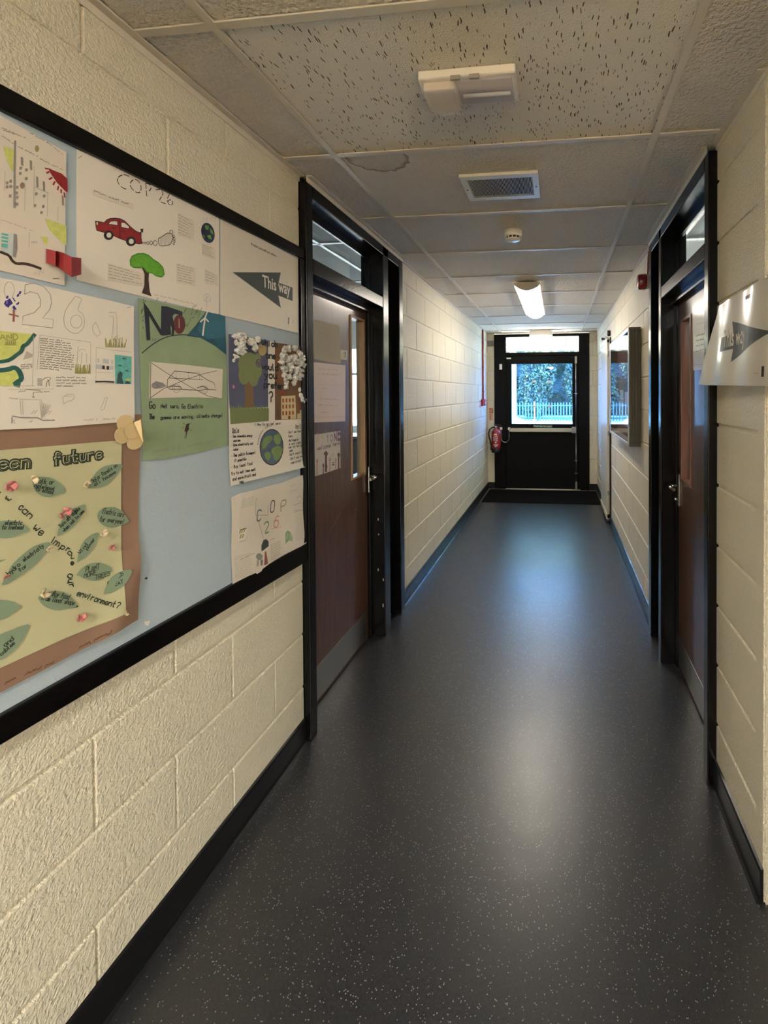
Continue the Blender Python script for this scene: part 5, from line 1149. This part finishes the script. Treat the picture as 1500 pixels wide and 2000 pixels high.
s = Sheet(c1, XL + .0005, s=1, off=.0006); s.sheet([(80, 812), (92, 811)], [(80, 880), (92, 878)], MC['sign_cream'], 2, 2); s.poly([(80, 812), (92, 811), (92, 825), (80, 827)], SR); s.poly([(80, 860), (92, 858), (92, 878), (80, 880)], SR); s.line([(86, 830), (86, 858)], SR, .02)
s.done('call_point_sign', 'narrow red strip sign on the left wall just before the call point', 'sign')
s0 = wy(*c1(122, 232), YE); s1 = wy(*c1(158, 282), YE)
B_ = B('junction_box', mat('grey_junction_box', (120, 118, 112), .5), None, (XL + .001, XL + .105, YE - .04, YE + .0, s1.z, s0.z), bevel=.004); tag(B_, 'grey junction box high in the corner by the red conduit', 'junction box')
s0 = wy(*c1(1200, 178), YE); s1 = wy(*c1(1242, 242), YE)
DC = thing('alarm_contact_box', ((s0.x + s1.x) / 2, YE, s1.z), 'small cream box high on the wall right of the exit door', 'junction box')
B('box', mat('cream_plastic', (196, 184, 156), .5), DC, (s0.x + .015, s1.x, YE - .045, YE, s1.z, s0.z), bevel=.008)
bm = bmesh.new(); tube(bm, [(s0.x + .03, YE - .02, s0.z - .03), (s0.x - .01, YE - .018, s0.z - .05), (s0.x - .03, YE - .01, s1.z - .01), (.478, YE - .016, s1.z)], .004, 8); obj('cable', bm, MC['cream_plastic'], DC)
# push bar label on the exit door
s = Sheet(c1, YE + .004, s=-1, axis='y', off=.0006); s.sheet([(608, 1046), (795, 1050)], [(608, 1073), (795, 1075)], mat('sign_green', (58, 92, 62), .5), 2, 2); s.print('Push bar to open', (614, 1069), (788, 1071), mat('sign_text', (206, 214, 190), .5), .01, 1.0); s.done('push_label', 'green label reading Push bar to open', None, parent=LE)

# ------------------------------------------------------------------ right wall: glazed case, folded cream door, magnet, sounder
DX, DY0, DY1, DZ0, DZ1 = .508, 3.315, 4.50, 1.095, 1.953
DCS = thing('display_case', (XR, 3.9, 1.5), 'locked aluminium display case with glass front on the right wall', 'display case')
def prism_side(y):     # ribbed aluminium end profile seen from the near side
    bm = bmesh.new(); s_ = 1
    box(bm, DX, XR - .0005, y, y + .006, DZ0, DZ1)
    for q in range(4): x = DX + .0015 + q * .0205; box(bm, x, x + .0145, y - .009, y, DZ0 + .018, DZ1 - .018)
    return bm
M_CASE = mat('case_aluminium', (150, 142, 122), .45, .35)
obj('side_profile', prism_side(DY0), mat('case_side_grey', (96, 91, 76), .6, .0), DCS, .0012)
for q in range(4):
    for z in (DZ0 + .03, DZ1 - .03): bm = bmesh.new(); lathe(bm, [(.003, -.0105), (.003, -.0088)], (DX + .0098 + q * .0205, DY0, z), 'y', 10); obj('rivet', bm, M_RUB, DCS)
B('top_profile', M_CASE, DCS, (DX, XR - .0005, DY0 + .006, DY1, DZ1 - .02, DZ1), bevel=.002); B('bottom_profile', mat('case_rail_pale', (206, 206, 208), .3, .3), DCS, (DX, XR - .0005, DY0 + .006, DY1, DZ0, DZ0 + .02), bevel=.002); B('far_profile', M_CASE, DCS, (DX, XR - .0005, DY1 - .006, DY1, DZ0 + .02, DZ1 - .02), bevel=.001)
B('front_frame', mat('case_rail_pale', (206, 206, 208), .3, .3), DCS, (DX - .004, DX + .004, DY0 + .006, DY0 + .03, DZ0 + .02, DZ1 - .02), (DX - .004, DX + .004, DY1 - .03, DY1, DZ0, DZ1), (DX - .004, DX + .004, DY0 + .006, DY1 - .03, DZ0, DZ0 + .022), (DX - .004, DX + .004, DY0 + .006, DY1 - .03, DZ1 - .022, DZ1), bevel=.001)
B('back_board', mat('case_felt', (96, 66, 62), .9, bump=(200, .0005)), DCS, (XR - .012, XR - .004, DY0 + .006, DY1 - .006, DZ0 + .02, DZ1 - .02), bevel=0)
B('glass_pane', glass('case_glass', (.95, .97, .96), .25), DCS, (DX, DX + .004, DY0 + .03, DY1 - .03, DZ0 + .02, DZ1 - .02), bevel=0)
for yy, zz, c in ((3.5, 1.35, (190, 184, 172)), (3.78, 1.34, (176, 150, 150)), (4.08, 1.36, (150, 160, 156))):
    o = B('pinned_sheet', mat('case_sheet_%d' % c[0], c, .7), None, (XR - .014, XR - .0121, yy, yy + .21, zz - .14, zz + .15), bevel=0)
    tag(o, {190: 'near white sheet pinned inside the display case', 176: 'middle pinkish sheet pinned inside the display case', 150: 'far grey-green sheet pinned inside the display case'}[c[0]], 'paper', 'papers pinned inside the display case')
# cream fire door leaf folded back against the wall
CD = sthing('door_4', (XR, 5.6, 0), 'cream painted fire door leaf folded back against the right wall')
M_CREAM = mat('cream_gloss_door', (208, 198, 176), .3)
B('door_leaf', M_CREAM, CD, (.553, .578, 5.20, 5.93, .055, 2.085), bevel=.003)
B('top_rail_trim', M_CREAM, CD, (.548, .5795, 5.20, 5.93, 2.05, 2.10), bevel=.003); B('foot_rail', M_CREAM, CD, (.546, .5795, 5.20, 5.93, .045, .105), bevel=.003)
B('backing_frame', M_BLACK, CD, (.574, XR + .001, 5.10, 5.22, .0, 2.10), bevel=.002)  # black strip on the wall beside the cream leaf
bm = bmesh.new()
for z in (.33, 1.0, 1.9): box(bm, .556, .58, 5.165, 5.20, z, z + .05)
obj('hinge', bm, M_GREYP, CD, .002)
bm = bmesh.new(); tube(bm, [(.565, 5.23, .046), (.565, 5.23, .012)], .008, 12); obj('foot_bolt', bm, M_STEEL, CD)
MG = thing('door_magnet', (XR, 5.2, 2.2), 'round black door hold-open magnet high on the right wall', 'door magnet')
mp_ = wx(1187, 651, .56)
bm = bmesh.new(); lathe(bm, [(.03, 0), (.034, -.01), (.034, -.03), (.028, -.034)], (XR, mp_.y, mp_.z), 'x', 28)
obj('magnet_body', bm, M_RUB, MG); bm = bmesh.new(); lathe(bm, [(.018, -.034), (.018, -.039)], (XR, mp_.y, mp_.z), 'x', 24); obj('armature_plate', bm, M_STEEL, MG)
mp2 = wx(1185, 659, .56)
for nm, (u, v) in (('door_closer_peg', (1185, 660)), ('wall_peg', (1177, 662))):
    p = wx(u, v, .567); bm = bmesh.new(); lathe(bm, [(.012, 0), (.012, -.018), (.017, -.02), (.017, -.034), (.010, -.038)], (XR, p.y, p.z), 'x', 18); o = obj(nm, bm, M_CHROME if nm[0] == 'd' else mat('bronze_peg', (96, 80, 62), .4, .5))
    tag(o, 'small chrome peg on the right wall under the round magnet' if nm[0] == 'd' else 'small bronze peg on the right wall left of the magnet', 'peg')
AS = thing('alarm_sounder', (XR, 3.0, 2.17), 'red fire alarm sounder on the right wall by the door frame', 'alarm sounder')
sp_ = (XR, 3.03, 2.205)
bm = bmesh.new(); lathe(bm, [(.045, 0), (.047, -.012), (.047, -.018)], sp_, 'x', 32); obj('wall_base', bm, M_GREYP, AS)
bm = bmesh.new(); lathe(bm, [(.050, -.018), (.052, -.024), (.050, -.062), (.046, -.070), (.03, -.073), (.001, -.0735)], sp_, 'x', 36); obj('sounder_body', bm, mat('sounder_red', (122, 18, 28), .22, coat=.5), AS)
bm = bmesh.new(); tube(bm, [(XR - .006, 3.03, 2.25), (XR - .006, 3.02, 2.32), (XR - .006, 3.0, 2.395)], .005, 8); obj('feed_cable', bm, MC['conduit_red'], AS)
# ------------------------------------------------------------------ rooms behind the doors
M_RW = mat('room_wall_white', (220, 220, 216), .8); M_RC = mat('room_ceiling_grey', (196, 198, 196), .9); M_RF = mat('room_floor', (150, 148, 146), .6)
def room(x0, x1, nm):
    s = -1 if x0 < 0 else 1
    a, b = min(x0, x1), max(x0, x1)
    wx0, wx1 = (-4.5, -1.75) if s < 0 else (1.4, 4.3)
    struct(B('wall_%s_room' % nm, M_RW, None, (x1, x1 + s * .1, .9, 7.1, 0, 2.75), (a, b, .8, .9, 0, 2.75), (a, wx0, YE, YE + .2, 0, 2.75), (wx1, b, YE, YE + .2, 0, 2.75), (wx0, wx1, YE, YE + .2, 0, .92), (wx0, wx1, YE, YE + .2, 2.25, 2.75), bevel=0))
    struct(B('ceiling_%s_room' % nm, M_RC if s > 0 else mat('room_ceiling_dim_grey', (112, 114, 110), .9), None, (a, b, .8, 7.1, 2.68, 2.75), bevel=0))  # left ceiling given a darker grey so that room looks less lit
    struct(B('window_%s' % ('1' if s < 0 else '2'), M_WHITE, None, *([(wx0, wx1, YE + .02, YE + .08, .92, .97), (wx0, wx1, YE + .02, YE + .08, 2.2, 2.25), (wx0, wx1, YE + .02, YE + .08, 1.78, 1.82)] + [(x, x + .05, YE + .02, YE + .08, .92, 2.25) for x in (wx0, (wx0 + wx1) / 2, wx1 - .05)]), bevel=.003))
room(-1.25, -4.8, 'left'); room(.75, 4.8, 'right')
# linings between corridor and rooms above/beside the doors
struct(B('wall_left_core', M_RW, None, (-1.25, XL - .10, .8, 1.80, 0, 2.75), (-1.25, XL - .10, 3.0, YE, 0, 2.75), (-1.25, XL - .10, 1.80, 3.0, 2.385, 2.75), bevel=0))
struct(B('wall_right_core', M_RW, None, (.87, .75, 1.46, 1.70, 0, 2.75), (XR + .10, .75, 1.70, 1.78, 0, 2.75), (XR + .10, .75, 2.87, YE, 0, 2.75), (XR + .10, .75, 1.78, 2.87, 2.385, 2.75), bevel=0))
struct(B('trim_5', mat('room_grid_white', (212, 216, 212), .5), None, *([(-4.8, -1.26, y, y + .03, 2.672, 2.682) for y in (2.2, 3.4, 4.6, 5.8)] + [(x, x + .03, .9, YE, 2.672, 2.682) for x in (-1.9, -3.1, -4.3)] + [(.76, 4.8, y, y + .05, 2.66, 2.682) for y in (2.4, 3.6, 4.8, 6.0)] + [(x, x + .04, .9, YE, 2.66, 2.682) for x in (1.3, 2.5, 3.7)]), bevel=0), 'white ceiling grid in the rooms behind the doors')
CB = thing('classroom_counter', (-3.1, 6.6, 0), 'low grey cupboard counter under the classroom window', 'counter')
B('worktop', mat('counter_top', (126, 120, 112), .4), CB, (-4.5, -1.6, 6.3, YE - .001, .82, .86), bevel=.004); B('carcass', mat('counter_body', (84, 82, 80), .6), CB, (-4.48, -1.62, 6.34, YE - .001, .0, .82), bevel=.002)
B('cupboard_door', mat('counter_door', (98, 95, 92), .5), CB, *[(x, x + .56, 6.322, 6.34, .08, .80) for x in (-4.46, -3.88, -3.30, -2.72, -2.14)], bevel=.003)

# ------------------------------------------------------------------ outside
GZ = -.02
struct(B('ground', mat('sunlit_paving', (188, 172, 152), .9, bump=(8, .003)), None, (-14, 14, 7.14, 23.2, GZ - .1, GZ), bevel=0), 'bright paved yard outside')
struct(B('ground_verge', mat('verge_grass', (92, 118, 62), 1, bump=(30, .02)), None, (-30, 30, 23.2, 60, GZ - .1, GZ + .01), bevel=0))
struct(B('outer_wall_left', mat('render_white', (222, 216, 206), .8), None, (-16, -2.4, 13.0, 13.2, GZ, 3.2), bevel=0), 'white rendered yard wall seen through the classroom window')  # white wall added so the left vision panel shows bright
# canopy over the door: boarded soffit
M_SOF = mat('soffit_board', (222, 228, 200), .6)
bm = bmesh.new(); x = -2.2
while x < 2.2: box(bm, x, x + .172, 7.14, 11.4, 2.62, 2.645); x += .2
box(bm, -2.2, 2.2, 7.14, 11.4, 2.65, 2.75); CN = obj('canopy', bm, [M_SOF]); struct(CN, 'boarded canopy over the exit')
CN.data.materials.append(mat('soffit_gap', (30, 36, 14), .8)); 
for p in CN.data.polygons[-6:]: p.material_index = 1
struct(B('canopy_fascia', mat('white_fascia', (236, 236, 232), .5), None, (-2.2, 2.2, 11.4, 11.44, 2.55, 2.78), bevel=.003))
struct(B('outer_wall', M_WHITE if False else mat('render_white', (222, 216, 206), .8), None, (-1.75, -.975, 7.131, 7.16, 0, 2.62), (.473, 1.4, 7.131, 7.16, 0, 2.62), (-.975, .473, 7.14, 7.16, 2.386, 2.62), bevel=0))
p = wy(1003.5, 760, 10.6)
PL = thing('canopy_post', (p.x, 10.6, GZ), 'white square post holding the canopy outside the exit', 'post')
B('shaft', mat('render_white', (222, 216, 206), .8), PL, (p.x - .09, p.x + .055, 10.53, 10.68, GZ + .06, 2.62), bevel=.006); B('foot', mat('render_white', (222, 216, 206), .8), PL, (p.x - .14, p.x + .10, 10.48, 10.73, GZ, GZ + .06), bevel=.006)
OL = thing('outdoor_light', (-.3, 9.5, 2.6), 'white lamp box under the canopy outside', 'light')
B('lamp_box', M_WHITE, OL, (-.42, -.2, 9.45, 9.56, 2.56, 2.62), bevel=.005); B('lamp_lens', mat('lamp_lens', (214, 214, 206), .3), OL, (-.40, -.22, 9.46, 9.55, 2.54, 2.56), bevel=.004)
# palisade fence
FY = 24.0
FN = thing('palisade_fence', (0, FY, GZ), 'pale green steel palisade fence across the yard', 'fence')
MF = mat('fence_green', (70, 92, 88), .5); R = random.Random(5)
B('rail', MF, FN, (-8, 12, FY, FY + .04, .78, .83), (-8, 12, FY, FY + .04, .14, .19), bevel=.003)
x = -3.4
for i in range(62):
    bm = bmesh.new(); xx = -3.6 + i * .155
    extrude_poly(bm, [Vector((xx, FY - .02, GZ + .02)), Vector((xx + .062, FY - .02, GZ + .02)), Vector((xx + .062, FY - .02, .93)), Vector((xx + .031, FY - .02, .98)), Vector((xx, FY - .02, .93))], Vector((0, .012, 0))); obj_keep('pale', bm, [MF], FN)
for xx in (-1.1, 1.65, 4.4): B('fence_post', MF, FN, (xx, xx + .08, FY + .04, FY + .11, GZ, .97), bevel=.004)
SP = thing('sign_post', (-1.0, 17, GZ), 'thin white post standing before the fence', 'post')
p = wy(1044, 800, 17.0); SP.location.x = p.x
bm = bmesh.new(); tube(bm, [(p.x, 17, GZ), (p.x, 17, 1.13)], .022, 12); obj('shaft', bm, M_WHITE, SP); B('cap', M_WHITE, SP, (p.x - .03, p.x + .03, 16.97, 17.03, 1.125, 1.15), bevel=.004)
# foliage
def leaves(bm, cen, rad, n, size, R, flat=1.0):
    for _ in range(n):
        d = Vector((R.gauss(0, 1), R.gauss(0, 1), R.gauss(0, 1))).normalized() * R.uniform(.55, 1.0) ** .5
        c = Vector(cen) + Vector((d.x * rad[0], d.y * rad[1], d.z * rad[2]))
        a = Vector((R.gauss(0, 1), R.gauss(0, 1), R.gauss(0, 1))).normalized(); b = a.cross(Vector((R.gauss(0, 1), R.gauss(0, 1), R.gauss(0, 1)))).normalized(); s_ = size * R.uniform(.6, 1.4)
        v = [bm.verts.new(c + a * s_), bm.verts.new(c + b * s_ * .5), bm.verts.new(c - a * s_), bm.verts.new(c - b * s_ * .5)]; f = bm.faces.new(v); f.material_index = R.choice((0, 0, 1, 2))
ML = [mat('leaf_mid', (92, 100, 80), .7, spec=.2), mat('leaf_dark', (58, 70, 60), .7, spec=.2), mat('leaf_bright', (122, 126, 80), .7, spec=.2)]
MB = mat('tree_bark', (96, 82, 66), .9)
R = random.Random(11)
specs = [(-4.0, 27.2, 3.0, 'leafy tree beyond the fence, far left of the door glass'), (-1.2, 26.6, 3.3, 'tall leafy tree beyond the fence, left half of the door glass'), (1.5, 27.0, 3.2, 'broad leafy tree beyond the fence, in the middle of the door glass'), (4.3, 26.8, 3.0, 'bright-leaved tree beyond the fence, right of the door glass'), (7.4, 27.4, 3.0, 'leafy tree beyond the fence, furthest right')]
for i, (x, y, h, lab) in enumerate(specs):
    T_ = thing('leafy_tree', (x, y, GZ), lab, 'tree', 'trees beyond the fence')
    bm = bmesh.new(); tube(bm, [(x, y + .4, GZ), (x + .05, y + .4, 1.0), (x - .05, y + .5, 2.0), (x, y + .3, 3.4)], [.14, .11, .09, .05], 10); obj('trunk', bm, MB, T_)
    bm = bmesh.new()
    for k in range(9): leaves(bm, (x + R.uniform(-.6, .6), y + R.uniform(-.7, .3), .8 + k * .45), (.82, .8, .9), 1500, .085, R)
    obj_keep('crown', bm, ML, T_)
bm = bmesh.new(); g = [[bm.verts.new((-24 + i * .5, 30.5 + 1.4 * noise.noise(Vector((i * .4, k * .5, 3))), GZ + k * .5 + (.9 * noise.noise(Vector((i * .23, 1, k * .1))) if k > 12 else 0))) for i in range(97)] for k in range(15)]
for a, b in zip(g, g[1:]):
    for i in range(96): bm.faces.new((a[i], a[i + 1], b[i + 1], b[i])).smooth = True
struct(obj('hills', bm, mat('distant_green', (60, 72, 60), 1, bump=(6, .3), vary=(3, .3))), 'dense greenery behind the trees')
p = wy(1016, 812, 15.0)
bm = bmesh.new(); g = bmesh.ops.create_icosphere(bm, subdivisions=4, radius=1)
for v in g['verts']:
    n = v.co.normalized(); v.co = Vector((p.x - .16, 15, .30)) + Vector((n.x * .42, n.y * .42, n.z * .36)) * (1 + .10 * noise.noise(n * 5))
BS = thing('clipped_shrub', (p.x - .16, 15, GZ), 'pale sunlit rounded shrub in the yard beside the white post', 'shrub')
obj('foliage', bm, mat('silver_leaf', (206, 214, 190), .8, bump=(60, .03)), BS); bm = bmesh.new(); leaves(bm, (p.x - .16, 15, .30), (.44, .44, .38), 700, .03, R); obj_keep('leaf_spray', bm, [MC['silver_leaf'], ML[2], MC['silver_leaf']], BS)  # leaf colour whitened to stand for strong sun
bm = bmesh.new(); tube(bm, [(p.x - .16, 15, GZ), (p.x - .16, 15, .15)], .03, 8); obj('stem', bm, MB, BS)

ZC = 2.68
batten('classroom_batten_light', 2.3, 3.0, 4.46, 'batten light on the ceiling of the room behind the right door', 3.0)  # lamp added to brighten the view through the right transom
